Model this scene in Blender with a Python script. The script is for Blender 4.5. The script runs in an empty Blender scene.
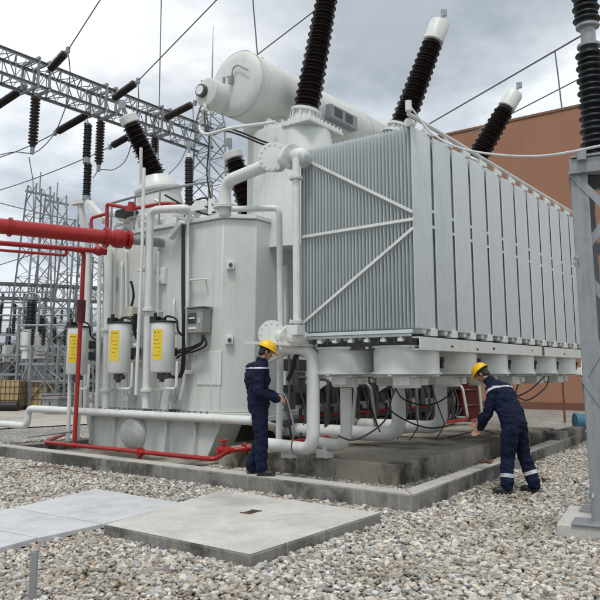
import bpy, bmesh, math, random
import numpy as np
from mathutils import Vector, Matrix, noise, Quaternion
random.seed(11)
SC = bpy.context.scene
COL = SC.collection
rad = math.radians

# ------------------------------------------------------------------ camera numbers (also used to measure places)
FPX, CX, CY, EYE, TH, PT = 705.0, 300.0, 257.0, 1.6, rad(37.1), math.atan(115/705.0)
Fv = Vector((math.cos(TH)*math.cos(PT), math.sin(TH)*math.cos(PT), math.sin(PT)))
Rv = Vector((math.sin(TH), -math.cos(TH), 0))
Uv = Rv.cross(Fv)
FH = Vector((math.cos(TH), math.sin(TH), 0))
def W(px, py, X=None, Y=None, Z=None, d=None):
    """surveyed point: where the sight line through a pixel meets a known plane"""
    r = Fv*FPX + Rv*(px-CX) + Uv*(CY-py)
    if X is not None: t = X/r.x
    elif Y is not None: t = Y/r.y
    elif Z is not None: t = (Z-EYE)/r.z
    else: t = d/r.dot(FH)
    return Vector((r.x*t, r.y*t, EYE+r.z*t))

# ------------------------------------------------------------------ materials
def newmat(name):
    m = bpy.data.materials.new(name); m.use_nodes = True
    nt = m.node_tree; b = nt.nodes['Principled BSDF']
    return m, nt, b
def N(nt, t, **kw):
    n = nt.nodes.new(t)
    for k, v in kw.items(): setattr(n, k, v)
    return n
def ramp(nt, fac, stops):
    r = N(nt, 'ShaderNodeValToRGB')
    e = r.color_ramp.elements
    while len(e) < len(stops): e.new(.5)
    for i, (p, c) in enumerate(stops):
        e[i].position = p; e[i].color = (*c, 1)
    nt.links.new(fac, r.inputs[0]); return r.outputs[0]
def coords(nt, scale=(1,1,1)):
    g = N(nt, 'ShaderNodeNewGeometry'); mp = N(nt, 'ShaderNodeMapping')
    mp.inputs['Scale'].default_value = scale
    nt.links.new(g.outputs['Position'], mp.inputs[0]); return mp.outputs[0]
def noisen(nt, vec, scale, detail=6, rough=.6):
    n = N(nt, 'ShaderNodeTexNoise'); n.inputs['Scale'].default_value = scale
    n.inputs['Detail'].default_value = detail; n.inputs['Roughness'].default_value = rough
    nt.links.new(vec, n.inputs['Vector']); return n.outputs['Fac']
def mix(nt, fac, a, b, mode='MIX'):
    m = N(nt, 'ShaderNodeMix', data_type='RGBA', blend_type=mode)
    def put(s, v):
        if isinstance(v, (tuple, list)): s.default_value = (*v, 1) if len(v) == 3 else v
        elif isinstance(v, (int, float)): s.default_value = v
        else: nt.links.new(v, s)
    put(m.inputs[0], fac); put(m.inputs[6], a); put(m.inputs[7], b)
    return m.outputs[2]
def bump(nt, b, h, strength=.3, dist=.01):
    n = N(nt, 'ShaderNodeBump'); n.inputs['Strength'].default_value = strength; n.inputs['Distance'].default_value = dist
    nt.links.new(h, n.inputs['Height']); nt.links.new(n.outputs[0], b.inputs['Normal'])
def painted(name, base, dirt, rough=.45, streak=.5, metal=0.0, sc=1.0, dirtlo=.52, dirthi=.8):
    """paint with vertical rain streaks, blotches and fine grain"""
    m, nt, b = newmat(name)
    v1 = coords(nt, (7*sc, 7*sc, .5*sc)); v2 = coords(nt, (1, 1, 1))
    s = noisen(nt, v1, 1.0, 5, .65); p = noisen(nt, v2, 2.3*sc, 6, .6); g = noisen(nt, v2, 45*sc, 3, .7)
    mu = N(nt, 'ShaderNodeMath', operation='MULTIPLY'); nt.links.new(s, mu.inputs[0]); nt.links.new(p, mu.inputs[1])
    f = ramp(nt, mu.outputs[0], [(dirtlo-.3, (0,0,0)), (dirthi-.3, (streak,)*3)])
    c = mix(nt, f, base, dirt)
    gg = ramp(nt, g, [(.3, (.93,)*3), (.7, (1.04,)*3)])
    c = mix(nt, 1.0, c, gg, 'MULTIPLY')
    nt.links.new(c, b.inputs['Base Color'])
    rr = ramp(nt, p, [(.3, (rough-.08,)*3), (.7, (rough+.15,)*3)])
    nt.links.new(rr, b.inputs['Roughness']); b.inputs['Metallic'].default_value = metal
    bump(nt, b, p, .08, .01)
    return m
def plain(name, col, rough=.5, metal=0.0, var=.25, sc=20):
    m, nt, b = newmat(name)
    v = coords(nt); n = noisen(nt, v, sc, 5, .65)
    c = ramp(nt, n, [(.3, tuple(x*(1-var) for x in col)), (.7, tuple(min(1, x*(1+var)) for x in col))])
    nt.links.new(c, b.inputs['Base Color']); b.inputs['Roughness'].default_value = rough
    b.inputs['Metallic'].default_value = metal
    return m
def concrete(name, lo, hi, stain, sc=1.0, stainamt=.8, slo=.5, shi=.65):
    m, nt, b = newmat(name)
    v = coords(nt); vs = coords(nt, (3, 3, .6))
    a = noisen(nt, v, 1.7*sc, 8, .62); f = noisen(nt, v, 60, 4, .7); s = noisen(nt, v, .55*sc, 7, .7); st = noisen(nt, vs, 2.5, 5, .7)
    c = ramp(nt, a, [(.3, lo), (.7, hi)])
    fm = ramp(nt, s, [(slo, (0,)*3), (shi, (stainamt,)*3)])
    c = mix(nt, fm, c, stain)
    f2 = ramp(nt, st, [(.52, (0,)*3), (.72, (.45*stainamt,)*3)])
    c = mix(nt, f2, c, stain)
    dr = ramp(nt, noisen(nt, coords(nt, (9, 9, .5)), 1.6, 4, .7), [(.60, (0,)*3), (.68, (.4*stainamt if shi < .62 else 0,)*3)])
    c = mix(nt, dr, c, (.50,.49,.45))
    ff = ramp(nt, f, [(.3, (.82,)*3), (.7, (1.12,)*3)])
    c = mix(nt, 1.0, c, ff, 'MULTIPLY')
    nt.links.new(c, b.inputs['Base Color']); b.inputs['Roughness'].default_value = .88
    bump(nt, b, f, .35, .004)
    return m
M = {}
M['white'] = painted('transformer_paint', (.64,.665,.635), (.40,.39,.33), .40, .42)
M['white2'] = painted('pipe_paint', (.70,.72,.695), (.40,.38,.33), .4, .5, sc=1.6)
M['grey'] = painted('radiator_paint', (.60,.65,.66), (.44,.48,.49), .36, .5, metal=.0, sc=1.5)
nt = M['grey'].node_tree; b = nt.nodes['Principled BSDF']; lk = b.inputs['Base Color'].links[0].from_socket
oi = N(nt, 'ShaderNodeObjectInfo'); c = mix(nt, 1.0, lk, ramp(nt, oi.outputs['Random'], [(0, (.93,.94,.95)), (1, (1.05,1.04,1.03))]), 'MULTIPLY'); nt.links.new(c, b.inputs['Base Color'])
M['galv'] = painted('galvanised_steel', (.30,.32,.335), (.17,.18,.185), .42, .8, metal=.35, sc=3)
M['galvlight'] = painted('galvanised_plate', (.57,.585,.60), (.40,.405,.41), .5, .8, metal=.0, sc=.6, dirtlo=.48, dirthi=.7)
M['porcelain'] = plain('brown_porcelain', (.016,.010,.0095), .22, var=.3, sc=6)
M['blackins'] = plain('black_silicone', (.014,.017,.02), .45, var=.3, sc=6)
M['black'] = plain('black_rubber', (.012,.012,.013), .5)
M['red'] = painted('red_pipe_paint', (.36,.015,.012), (.17,.018,.014), .35, .6, sc=2)
M['darkred'] = painted('dark_red_paint', (.09,.008,.010), (.035,.010,.010), .5, .8, sc=2)
M['yellow'] = plain('yellow_label', (.80,.58,.03), .5, var=.06)
M['print'] = plain('label_print', (.30,.20,.02), .6)
M['recess_shade'] = plain('recess_shade_paint', (.03,.03,.03), .8)
M['kerb'] = concrete('kerb_concrete', (.17,.165,.15), (.29,.28,.255), (.06,.058,.052), 1.6, .95, .46, .57)  # stained side concrete, with the shade of upright faces put into its colour
M['kerbtop'] = concrete('kerb_top_concrete', (.40,.385,.35), (.52,.505,.465), (.20,.19,.17), 1.3, .6, .55, .7)  # lighter copy for the tops, their brighter light put into the colour
M['pad'] = concrete('pad_concrete', (.26,.24,.195), (.42,.38,.31), (.05,.043,.035), 1.15, .92, .47, .57)
M['slab'] = concrete('slab_concrete', (.44,.43,.40), (.60,.585,.55), (.29,.275,.245), 1.0, .75)
M['wall'] = painted('brown_render', (.33,.168,.105), (.26,.13,.085), .9, .5, sc=.25)
M['skin'] = plain('skin', (.40,.21,.14), .5, var=.08)
M['hair'] = plain('hair', (.012,.010,.009), .6)
M['navy'] = None
M['boot'] = plain('boot_leather', (.014,.013,.014), .5)
M['helmet'] = plain('helmet_plastic', (.85,.50,.01), .3, var=.04)
M['stripe'] = plain('reflective_tape', (.55,.57,.60), .35, var=.1)
M['wire'] = plain('aluminium_wire', (.13,.135,.14), .5)
M['tan'] = plain('tan_box', (.42,.30,.14), .8, var=.2, sc=3)
M['blue'] = plain('blue_paint', (.03,.14,.22), .5)
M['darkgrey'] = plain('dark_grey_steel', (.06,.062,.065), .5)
M['glass'] = plain('gauge_glass', (.05,.055,.06), .12)
M['whiteplate'] = plain('white_panel', (.78,.78,.76), .5, var=.03)
M['rust'] = plain('rust_brown', (.16,.07,.035), .9, var=.4)
# navy cloth with a fine weave
m, nt, b = newmat('navy_cloth'); v = coords(nt)
c = ramp(nt, noisen(nt, v, 9, 5, .6), [(.3, (.007,.010,.027)), (.7, (.013,.019,.047))]); nt.links.new(c, b.inputs['Base Color'])
b.inputs['Specular IOR Level'].default_value = .15; b.inputs['Roughness'].default_value = .85; bump(nt, b, noisen(nt, v, 34, 4, .6), .6, .012); M['navy'] = m
# leaf
M['leaf'] = plain('weed_leaf', (.09,.13,.035), .7, var=.5, sc=15)
M['drygrass'] = plain('dry_weed', (.22,.14,.06), .8, var=.4, sc=15)

# ------------------------------------------------------------------ mesh helpers
def basis(axis):
    a = axis.normalized(); up = Vector((0,0,1)) if abs(a.z) < .95 else Vector((1,0,0))
    u = a.cross(up).normalized(); return a, u, a.cross(u).normalized()
NOSPLIT = {'label_print', 'rust_mark', 'radiator', 'weld_band', 'wire_cage', 'fan_guard', 'fan_blade'}
class MB:
    def __init__(s): s.v = []; s.f = []; s.pc = []
    def add(s, vs, fs):
        s.pc.append((len(s.v), len(s.v)+len(vs), len(s.f), len(s.f)+len(fs))); o = len(s.v); s.v += [tuple(x) for x in vs]; s.f += [tuple(i+o for i in f) for f in fs]
    def box(s, c, size, rot=0.0, m=None):
        c = Vector(c); hx, hy, hz = [x/2 for x in size]
        R = m if m is not None else Matrix.Rotation(rot, 3, 'Z')
        vs = [c + R @ Vector((sx*hx, sy*hy, sz*hz)) for sz in (-1,1) for sy in (-1,1) for sx in (-1,1)]
        s.add(vs, [(0,2,3,1),(4,5,7,6),(0,1,5,4),(2,6,7,3),(0,4,6,2),(1,3,7,5)])
    def span(s, a, b):
        s.box([(a[i]+b[i])/2 for i in range(3)], [abs(b[i]-a[i]) for i in range(3)])
    def bar(s, p0, p1, w, h=None, up=None):
        p0 = Vector(p0); p1 = Vector(p1); h = h or w
        a = (p1-p0); L = a.length; a.normalize()
        if up is None: up = Vector((0,0,1)) if abs(a.z) < .95 else Vector((1,0,0))
        u = a.cross(Vector(up)).normalized(); w2 = a.cross(u).normalized()
        R = Matrix((a, u, w2)).transposed()
        s.box((p0+p1)/2, (L, w, h), m=R)
    def angle(s, p0, p1, w, t=.008):
        p0 = Vector(p0); p1 = Vector(p1); a, u, v = basis(p1-p0)
        R = Matrix((a, u, v)).transposed(); L = (p1-p0).length; c = (p0+p1)/2
        s.box(c + u*(w/2), (L, w, t), m=R); s.box(c + v*(w/2+t/2), (L, t, w), m=R)
    def prism(s, poly, z0, z1):
        n = len(poly)
        vs = [(x, y, z0) for x, y in poly] + [(x, y, z1) for x, y in poly]
        ar = sum(poly[i][0]*poly[(i+1)%n][1]-poly[(i+1)%n][0]*poly[i][1] for i in range(n))
        fs = [tuple(range(n))[::-1], tuple(range(n, 2*n))] + [(i, (i+1)%n, n+(i+1)%n, n+i) for i in range(n)]
        if ar < 0: fs = [f[::-1] for f in fs]
        s.add(vs, fs)
    def lathe(s, prof, org, axis=(0,0,1), n=24, caps=True, ell=(1,1)):
        a, u, v = basis(Vector(axis)); org = Vector(org); vs = []; fs = []
        for r, h in prof:
            for k in range(n):
                t = 2*math.pi*k/n
                vs.append(org + a*h + u*(r*math.cos(t)*ell[0]) + v*(r*math.sin(t)*ell[1]))
        for i in range(len(prof)-1):
            for k in range(n):
                k2 = (k+1) % n
                fs.append((i*n+k, i*n+k2, (i+1)*n+k2, (i+1)*n+k))
        if caps:
            fs.append(tuple(range(n))[::-1]); fs.append(tuple((len(prof)-1)*n+k for k in range(n)))
        s.add(vs, fs)
    def cyl(s, p0, p1, r, r1=None, n=20):
        p0 = Vector(p0); p1 = Vector(p1); s.lathe([(r, 0), (r if r1 is None else r1, (p1-p0).length)], p0, p1-p0, n)
    def tube(s, pts, r, n=12, bend=0.0):
        pts = [Vector(p) for p in pts]
        if bend > 0: pts = fillet(pts, bend)
        T = []
        for i in range(len(pts)):
            a = pts[min(i+1, len(pts)-1)] - pts[max(i-1, 0)]; T.append(a.normalized())
        _, u, _ = basis(T[0]); vs = []; fs = []
        for i, p in enumerate(pts):
            u = (u - T[i]*u.dot(T[i])).normalized(); w = T[i].cross(u)
            k = 1.0
            if 0 < i < len(pts)-1:
                c = (pts[i]-pts[i-1]).normalized().dot(T[i]); k = 1/max(c, .7)
            for j in range(n):
                t = 2*math.pi*j/n; vs.append(p + (u*math.cos(t) + w*math.sin(t))*r*(k if False else 1))
        for i in range(len(pts)-1):
            for j in range(n):
                j2 = (j+1) % n; fs.append((i*n+j, i*n+j2, (i+1)*n+j2, (i+1)*n+j))
        fs.append(tuple(range(n))[::-1]); fs.append(tuple((len(pts)-1)*n+k for k in range(n)))
        s.add(vs, fs)
    def ball(s, c, r, n=16, m=None):
        c = Vector(c); r = Vector(r) if hasattr(r, '__len__') else Vector((r, r, r)); vs = []; fs = []
        k = n//2
        m = m or Matrix.Identity(3)
        for i in range(1, k):
            ph = math.pi*i/k
            for j in range(n):
                t = 2*math.pi*j/n
                vs.append(c + m @ Vector((r.x*math.sin(ph)*math.cos(t), r.y*math.sin(ph)*math.sin(t), r.z*math.cos(ph))))
        o = len(vs); vs += [c + m @ Vector((0,0,r.z)), c - m @ Vector((0,0,r.z))]
        for i in range(k-2):
            for j in range(n): fs.append((i*n+j, (i+1)*n+j, (i+1)*n+(j+1)%n, i*n+(j+1)%n))
        for j in range(n):
            fs.append((o, j, (j+1)%n)); fs.append((o+1, (k-2)*n+(j+1)%n, (k-2)*n+j))
        s.add(vs, fs)
    def flange(s, c, axis, r, t=.03, bolts=10):
        c = Vector(c); a, u, v = basis(Vector(axis))
        s.cyl(c-a*t, c-a*.002, r, n=28); s.cyl(c+a*.002, c+a*t, r, n=28)
        for k in range(bolts):
            q = 2*math.pi*k/bolts; p = c + (u*math.cos(q)+v*math.sin(q))*r*.84
            s.cyl(p-a*(t+.014), p+a*(t+.014), r*.06+.003, n=6)
    def groups(s):
        """pieces whose boxes touch belong together"""
        n = len(s.pc); V = np.array(s.v); lo = np.array([V[a:b].min(0) for a, b, _, _ in s.pc])-.004; hi = np.array([V[a:b].max(0) for a, b, _, _ in s.pc])+.004
        par = list(range(n))
        def fd(i):
            while par[i] != i: i = par[i]
            return i
        for i in range(n):
            for j in range(i):
                if fd(i) != fd(j) and (lo[i] <= hi[j]).all() and (lo[j] <= hi[i]).all(): par[fd(i)] = fd(j)
        out = {}
        for i in range(n): out.setdefault(fd(i), []).append(i)
        return list(out.values())
    def build(s, name, mat, parent=None, bev=0.0, smooth=True, ang=32, split=None, **props):
        if split is None: split = parent is not None and name not in NOSPLIT
        if split and 1 < len(s.pc) <= 400:
            gs = s.groups()
            if len(gs) > 1:
                mt = M[mat] if isinstance(mat, str) else mat; first = None
                for g in gs:
                    m_ = MB()
                    for i in g:
                        a, b, c, d = s.pc[i]; o = len(m_.v)-a; m_.v += s.v[a:b]; m_.f += [tuple(k+o for k in f) for f in s.f[c:d]]
                    ob = m_.build(name, mt, parent, bev, smooth, ang, False, **props); first = first or ob
                return first
        me = bpy.data.meshes.new(name); off = parent_loc(parent) if parent else Vector((0,0,0))
        me.from_pydata([(x[0]-off.x, x[1]-off.y, x[2]-off.z) for x in s.v], [], s.f); me.update()
        me.materials.append(M[mat] if isinstance(mat, str) else mat)
        if smooth:
            me.polygons.foreach_set('use_smooth', [True]*len(me.polygons)); me.set_sharp_from_angle(angle=rad(ang))
        o = bpy.data.objects.new(name, me); COL.objects.link(o)
        if parent: o.parent = parent
        if bev:
            b = o.modifiers.new('bevel', 'BEVEL'); b.width = bev; b.segments = 2; b.limit_method = 'ANGLE'; b.angle_limit = rad(40)
        for k, v in props.items(): o[k] = v
        return o
def parent_loc(p):
    v = Vector((0,0,0))
    while p is not None: v += p.location; p = p.parent
    return v
def fillet(pts, r, n=7):
    out = [pts[0]]
    for i in range(1, len(pts)-1):
        a = pts[i-1]-pts[i]; b = pts[i+1]-pts[i]
        d = min(r, a.length*.48, b.length*.48); p0 = pts[i]+a.normalized()*d; p1 = pts[i]+b.normalized()*d
        for k in range(n+1):
            t = k/n; out.append(p0*(1-t)**2 + pts[i]*2*t*(1-t) + p1*t*t)
    out.append(pts[-1]); return out
def curve(pts, n=10):
    """smooth curve through points"""
    P = [Vector(p) for p in pts]; P = [P[0]*2-P[1]] + P + [P[-1]*2-P[-2]]; out = []
    for i in range(1, len(P)-2):
        for k in range(n):
            t = k/n; a, b, c, d = P[i-1:i+3]
            out.append(.5*((2*b) + (c-a)*t + (2*a-5*b+4*c-d)*t*t + (3*b-a-3*c+d)*t**3))
    out.append(P[-2]); return out
def sagline(a, b, sag, n=16):
    a = Vector(a); b = Vector(b); return [a.lerp(b, k/n) - Vector((0,0,sag*4*(k/n)*(1-k/n))) for k in range(n+1)]
def thing(name, loc, label, cat, group=None, rz=0):
    o = bpy.data.objects.new(name, None); o.empty_display_size = .2; o.location = loc; o.rotation_euler = (0,0,rz); COL.objects.link(o)
    o['label'] = label; o['category'] = cat
    if group: o['group'] = group
    return o
def tag(o, label, cat, group=None):
    o['label'] = label; o['category'] = cat
    if group: o['group'] = group
    return o
def copy_tree(o, parent=None):
    c = o.copy(); COL.objects.link(c)
    if parent: c.parent = parent
    for ch in [x for x in bpy.data.objects if x.parent == o]: copy_tree(ch, c)
    return c
def shedprof(L, rcore, rshed, n, taper=1.0, alt=True):
    """profile of an insulator: n sheds with thin lips"""
    p = [(rcore, 0)]; st = L/(n+1)
    for i in range(n):
        z = st*(i+.6); k = 1 + (taper-1)*(z/L); rs = rshed*(1 if (not alt or i % 2 == 0) else .87)
        p += [(rcore*k, z), (rs*k*.965, z+st*.08), (rs*k, z+st*.20), (rs*k*.965, z+st*.34), (rcore*k*1.04, z+st*.66)]
    p.append((rcore*taper, L)); return p
def latt(mb, p0, p1, w0, w1, nseg, ch, br, upv=(0,0,1)):
    """square lattice mast or beam: four chords, zigzag and cross bracing"""
    p0 = Vector(p0); p1 = Vector(p1); a = (p1-p0).normalized()
    up = Vector(upv); u = a.cross(up).normalized(); v = a.cross(u).normalized()
    def cor(t, k):
        w = (w0*(1-t)+w1*t)/2; sx, sy = ((-1,-1),(1,-1),(1,1),(-1,1))[k % 4]
        return p0.lerp(p1, t) + u*w*sx + v*w*sy
    for k in range(4): mb.angle(cor(0,k), cor(1,k), ch, ch*.14)
    for i in range(nseg):
        t0 = i/nseg; t1 = (i+1)/nseg
        for k in range(4):
            if i % 2: mb.bar(cor(t0,k), cor(t1,k+1), br, br*.35)
            else: mb.bar(cor(t0,k+1), cor(t1,k), br, br*.35)
            if i % 2 == 0: mb.bar(cor(t0,k), cor(t0,k+1), br, br*.35)

# ------------------------------------------------------------------ ground
def sheet(name, poly, z, mat, **p):
    mb = MB(); n = len(poly); mb.add([(x, y, z) for x, y in poly], [tuple(range(n))])
    o = mb.build(name, mat, smooth=False); o['kind'] = 'structure'; return o
m, nt, b = newmat('gravel_ground'); v = coords(nt)
vo = N(nt, 'ShaderNodeTexVoronoi'); vo.inputs['Scale'].default_value = 17; nt.links.new(v, vo.inputs['Vector'])
hs = N(nt, 'ShaderNodeSeparateColor'); nt.links.new(vo.outputs['Color'], hs.inputs[0])
c = ramp(nt, hs.outputs[0], [(.0, (.17,.16,.14)), (.35, (.31,.295,.27)), (.7, (.46,.445,.41)), (1, (.62,.60,.57))])
dd = ramp(nt, vo.outputs['Distance'], [(.3, (1,1,1)), (.62, (.25,.24,.22))])
c = mix(nt, 1.0, c, dd, 'MULTIPLY'); c = mix(nt, .35, c, ramp(nt, noisen(nt, v, .6, 5), [(.3, (.2,.18,.15)), (.7, (.5,.48,.45))]))
nt.links.new(c, b.inputs['Base Color']); b.inputs['Roughness'].default_value = .85
inv = N(nt, 'ShaderNodeMath', operation='SUBTRACT'); inv.inputs[0].default_value = 1; nt.links.new(vo.outputs['Distance'], inv.inputs[1])
bump(nt, b, inv.outputs[0], .8, .03); M['gravelmat'] = m
sheet('ground', [(-300,-300),(500,-300),(500,500),(-300,500)], -.03, 'gravelmat')
M['road'] = concrete('road_concrete', (.36,.33,.28), (.48,.45,.39), (.25,.22,.18), .6, .5)
rp = [W(q[0], q[1], Z=0) for q in ((-160,437),(86,424),(150,403),(-160,407))]
sheet('road', [(p.x, p.y) for p in rp], .0, 'road')

# ------------------------------------------------------------------ containment pit
KX, KY, KH = 7.55, 4.08, .19
def seg_poly(a, b, w):   # strip to the left of a->b
    a = Vector(a); b = Vector(b); d = (b-a).normalized(); n = Vector((-d.y, d.x))*w
    return [tuple(a), tuple(b), tuple(b+n), tuple(a+n)]
ck = thing('containment_kerb', (KX, KY, 0), 'low grey concrete kerb around the transformer pit with stained, darkened faces', 'kerb')
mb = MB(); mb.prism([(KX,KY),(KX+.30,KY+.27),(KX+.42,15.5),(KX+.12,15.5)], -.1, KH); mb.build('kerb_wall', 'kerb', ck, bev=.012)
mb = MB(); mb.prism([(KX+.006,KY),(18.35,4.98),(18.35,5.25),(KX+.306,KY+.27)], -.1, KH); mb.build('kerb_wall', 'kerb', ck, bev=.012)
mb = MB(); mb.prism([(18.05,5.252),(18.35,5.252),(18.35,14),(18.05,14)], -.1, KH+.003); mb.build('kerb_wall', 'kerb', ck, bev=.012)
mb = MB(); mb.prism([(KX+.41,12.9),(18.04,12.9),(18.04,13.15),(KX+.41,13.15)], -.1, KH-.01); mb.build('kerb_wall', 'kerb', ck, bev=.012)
pd = MB(); PX, PY = 9.1, 5.15
pd.prism([(PX,PY),(17.2,5.5),(17.2,12.2),(10.2,12.2),(10.2,8.85),(PX+.12,8.75)], -.1, .30)
tag(pd.build('concrete_pad', 'pad', bev=.02), 'oil stained concrete plinth under the radiators inside the kerb', 'concrete plinth')
mb = MB(); mb.prism([(15.3,4.78),(17.6,4.90),(17.6,5.2),(15.3,5.08)], -.1, .34)
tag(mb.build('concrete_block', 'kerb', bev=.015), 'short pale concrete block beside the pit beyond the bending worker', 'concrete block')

mb = MB(); mb.prism([(KX+.42,8.9),(10.19,8.9),(10.19,12.85),(KX+.44,12.85)], -.1, .035); tag(mb.build('pit_floor', 'pad'), 'damp stained concrete floor of the pit below the tank', 'concrete floor')['kind'] = 'structure'
# foreground slab and steel covers
sl = thing('concrete_slab', (5.8, 5.1, 0), 'large pale concrete slab in the pebbles with a small lifting hole', 'slab')
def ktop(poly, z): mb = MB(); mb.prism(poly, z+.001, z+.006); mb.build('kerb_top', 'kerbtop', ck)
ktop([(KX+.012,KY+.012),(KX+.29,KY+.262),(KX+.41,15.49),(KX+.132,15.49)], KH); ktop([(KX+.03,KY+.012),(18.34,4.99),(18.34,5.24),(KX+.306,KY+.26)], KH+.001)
q = [W(104,525,Z=.10), W(222,490,Z=.10), W(381,513,Z=.10), W(250,555,Z=.10)]
mb = MB(); mb.prism([(p.x,p.y) for p in q], -.05, .10); mb.build('slab_edge', 'kerb', sl, bev=.016)  # dirty sides in the shade-darkened kerb concrete
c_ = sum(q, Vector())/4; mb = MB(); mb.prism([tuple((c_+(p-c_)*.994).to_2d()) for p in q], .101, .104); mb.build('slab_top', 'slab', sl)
h = W(251,512.5,Z=.101); mb = MB()
mb.box((h.x,h.y,.105), (.16,.11,.008), rot=.1); mb.build('recess_shade_plate', 'recess_shade', sl)  # dark plate laid on the slab, its colour standing in for the hole's shade
mb = MB(); mb.box((h.x+.09,h.y,.109), (.02,.13,.01), rot=.1); mb.box((h.x-.09,h.y,.109), (.02,.13,.01), rot=.1); mb.build('recess_rim', 'rust', sl)
zc = .05
plates = [([(96,488.5),(184,503),(104,523.5),(14,507.5)], 'pale blue grey steel cover plate nearest the pit kerb, beside the concrete slab'),
          ([(12,508),(102.5,524),(39,537.5),(-60,519)], 'steel trench cover plate in the middle of the row of three'),
          ([(-62,520),(37,538),(-30,556),(-140,536)], 'steel trench cover plate at the left edge of the picture')]
for k, (pp, lab) in enumerate(plates):
    qs = [W(a, b_, Z=zc) for a, b_ in pp]; c = sum(qs, Vector())/4
    mb = MB(); mb.prism([tuple((c+(p-c)*.996).to_2d()) for p in qs], .0, zc+.002*k)
    tag(mb.build('steel_cover_plate', 'galvlight', bev=.006), lab, 'cover plate', 'steel covers over the cable trench')
# stub post
p = W(32, 600, Z=0); mb = MB(); p.z = 0
mb.box((p.x,p.y,.11), (.012,.062,.42), rot=.25)
tag(mb.build('metal_stake', 'galv'), 'short grey angle steel stake sticking out of the pebbles', 'stake')

# ------------------------------------------------------------------ pebbles (one uncountable mass)
def inside(poly, x, y):
    r = np.zeros(len(x), bool); n = len(poly)
    for i in range(n):
        x0, y0 = poly[i]; x1, y1 = poly[(i+1) % n]
        c = ((y0 > y) != (y1 > y)); with_ = (x1-x0)*(y-y0)/((y1-y0) or 1e-9)+x0
        r ^= c & (x < with_)
    return r
rng = np.random.default_rng(5)
def pebblepoints():
    out = []
    for (d0, d1, dens, s0) in ((3.4, 9.0, 1300, 1.0), (9.0, 18.5, 750, 1.1)):
        A = (d1*d1-d0*d0)*.47; n = int(A*dens)
        d = np.sqrt(rng.random(n)*(d1*d1-d0*d0)+d0*d0); u = (rng.random(n)-.5)*.94
        x = FH.x*d + Rv.x*u*d; y = FH.y*d + Rv.y*u*d
        keep = ~inside([(KX,KY),(18.35,4.98),(18.35,14),(KX+.4,15.5),(KX+.1,15.5)], x, y)
        pit = inside([(KX+.28,KY+.25),(18.0,5.25),(18.0,12.8),(KX+.4,12.8)], x, y) & ~inside([(PX,PY),(17.2,5.5),(17.2,12.2),(10.2,12.2),(10.2,8.85),(PX+.12,8.75)], x, y)
        keep |= pit & ~((y > 8.85) & (x < 10.2))
        keep &= ~inside([(p.x,p.y) for p in q], x, y)
        for pp, _ in plates: keep &= ~inside([tuple(W(a, b_, Z=0.05).to_2d()) for a, b_ in pp], x, y)
        keep &= ~((y > 15.6) & (d > 16))
        z = rng.random(n)*.03 - .022 + 0*x; s = s0*(.0115 + .016*rng.random(n)**1.5)
        patch = np.sin(x*1.9+np.sin(y*1.3)*1.5)*np.sin(y*1.6+1); s *= 1+.12*patch
        big = rng.random(n) < .05; s[big] *= 1.4; big = rng.random(n) < .004; s[big] *= 1.5
        out.append(np.stack([x, y, z, s], 1)[keep])
    return np.concatenate(out)
P = pebblepoints()
me = bpy.data.meshes.new('pebbles'); me.from_pydata([tuple(p[:3]) for p in P], [], [])
at = me.attributes.new('sz', 'FLOAT', 'POINT'); at.data.foreach_set('value', P[:,3].astype(np.float32))
peb = bpy.data.objects.new('pebbles', me); COL.objects.link(peb); peb['kind'] = 'stuff'
peb['label'] = 'loose grey and white river pebbles covering the yard'; peb['category'] = 'gravel'
m, nt, b = newmat('pebble_stone')
an = N(nt, 'ShaderNodeAttribute', attribute_type='INSTANCER', attribute_name='tone')
an2 = N(nt, 'ShaderNodeAttribute', attribute_type='INSTANCER', attribute_name='hue')
c = ramp(nt, an.outputs['Fac'], [(0, (.17,.16,.145)), (.25, (.33,.315,.285)), (.6, (.47,.45,.41)), (1, (.72,.70,.65))])
c2 = ramp(nt, an2.outputs['Fac'], [(0, (1.12,.95,.80)), (.25, (1.03,.98,.91)), (.6, (1,.99,.98)), (1, (.92,.98,1.05))])
c = mix(nt, 1.0, c, c2, 'MULTIPLY'); v = coords(nt)
c = mix(nt, 1.0, c, ramp(nt, noisen(nt, v, 70, 4, .6), [(.3, (.72,)*3), (.7, (1.15,)*3)]), 'MULTIPLY')
dirt = ramp(nt, noisen(nt, v, .9, 7, .65), [(.48, (0,0,0)), (.68, (.55,)*3)])
c = mix(nt, dirt, c, (.20,.16,.11))
nt.links.new(c, b.inputs['Base Color']); b.inputs['Roughness'].default_value = .75; M['pebble'] = m
g = bpy.data.node_groups.new('scatter_pebbles', 'GeometryNodeTree')
g.interface.new_socket('Geometry', in_out='INPUT', socket_type='NodeSocketGeometry')
g.interface.new_socket('Geometry', in_out='OUTPUT', socket_type='NodeSocketGeometry')
gi = g.nodes.new('NodeGroupInput'); go = g.nodes.new('NodeGroupOutput')
g2i = g.nodes.new('GeometryNodeGeometryToInstance')
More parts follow.
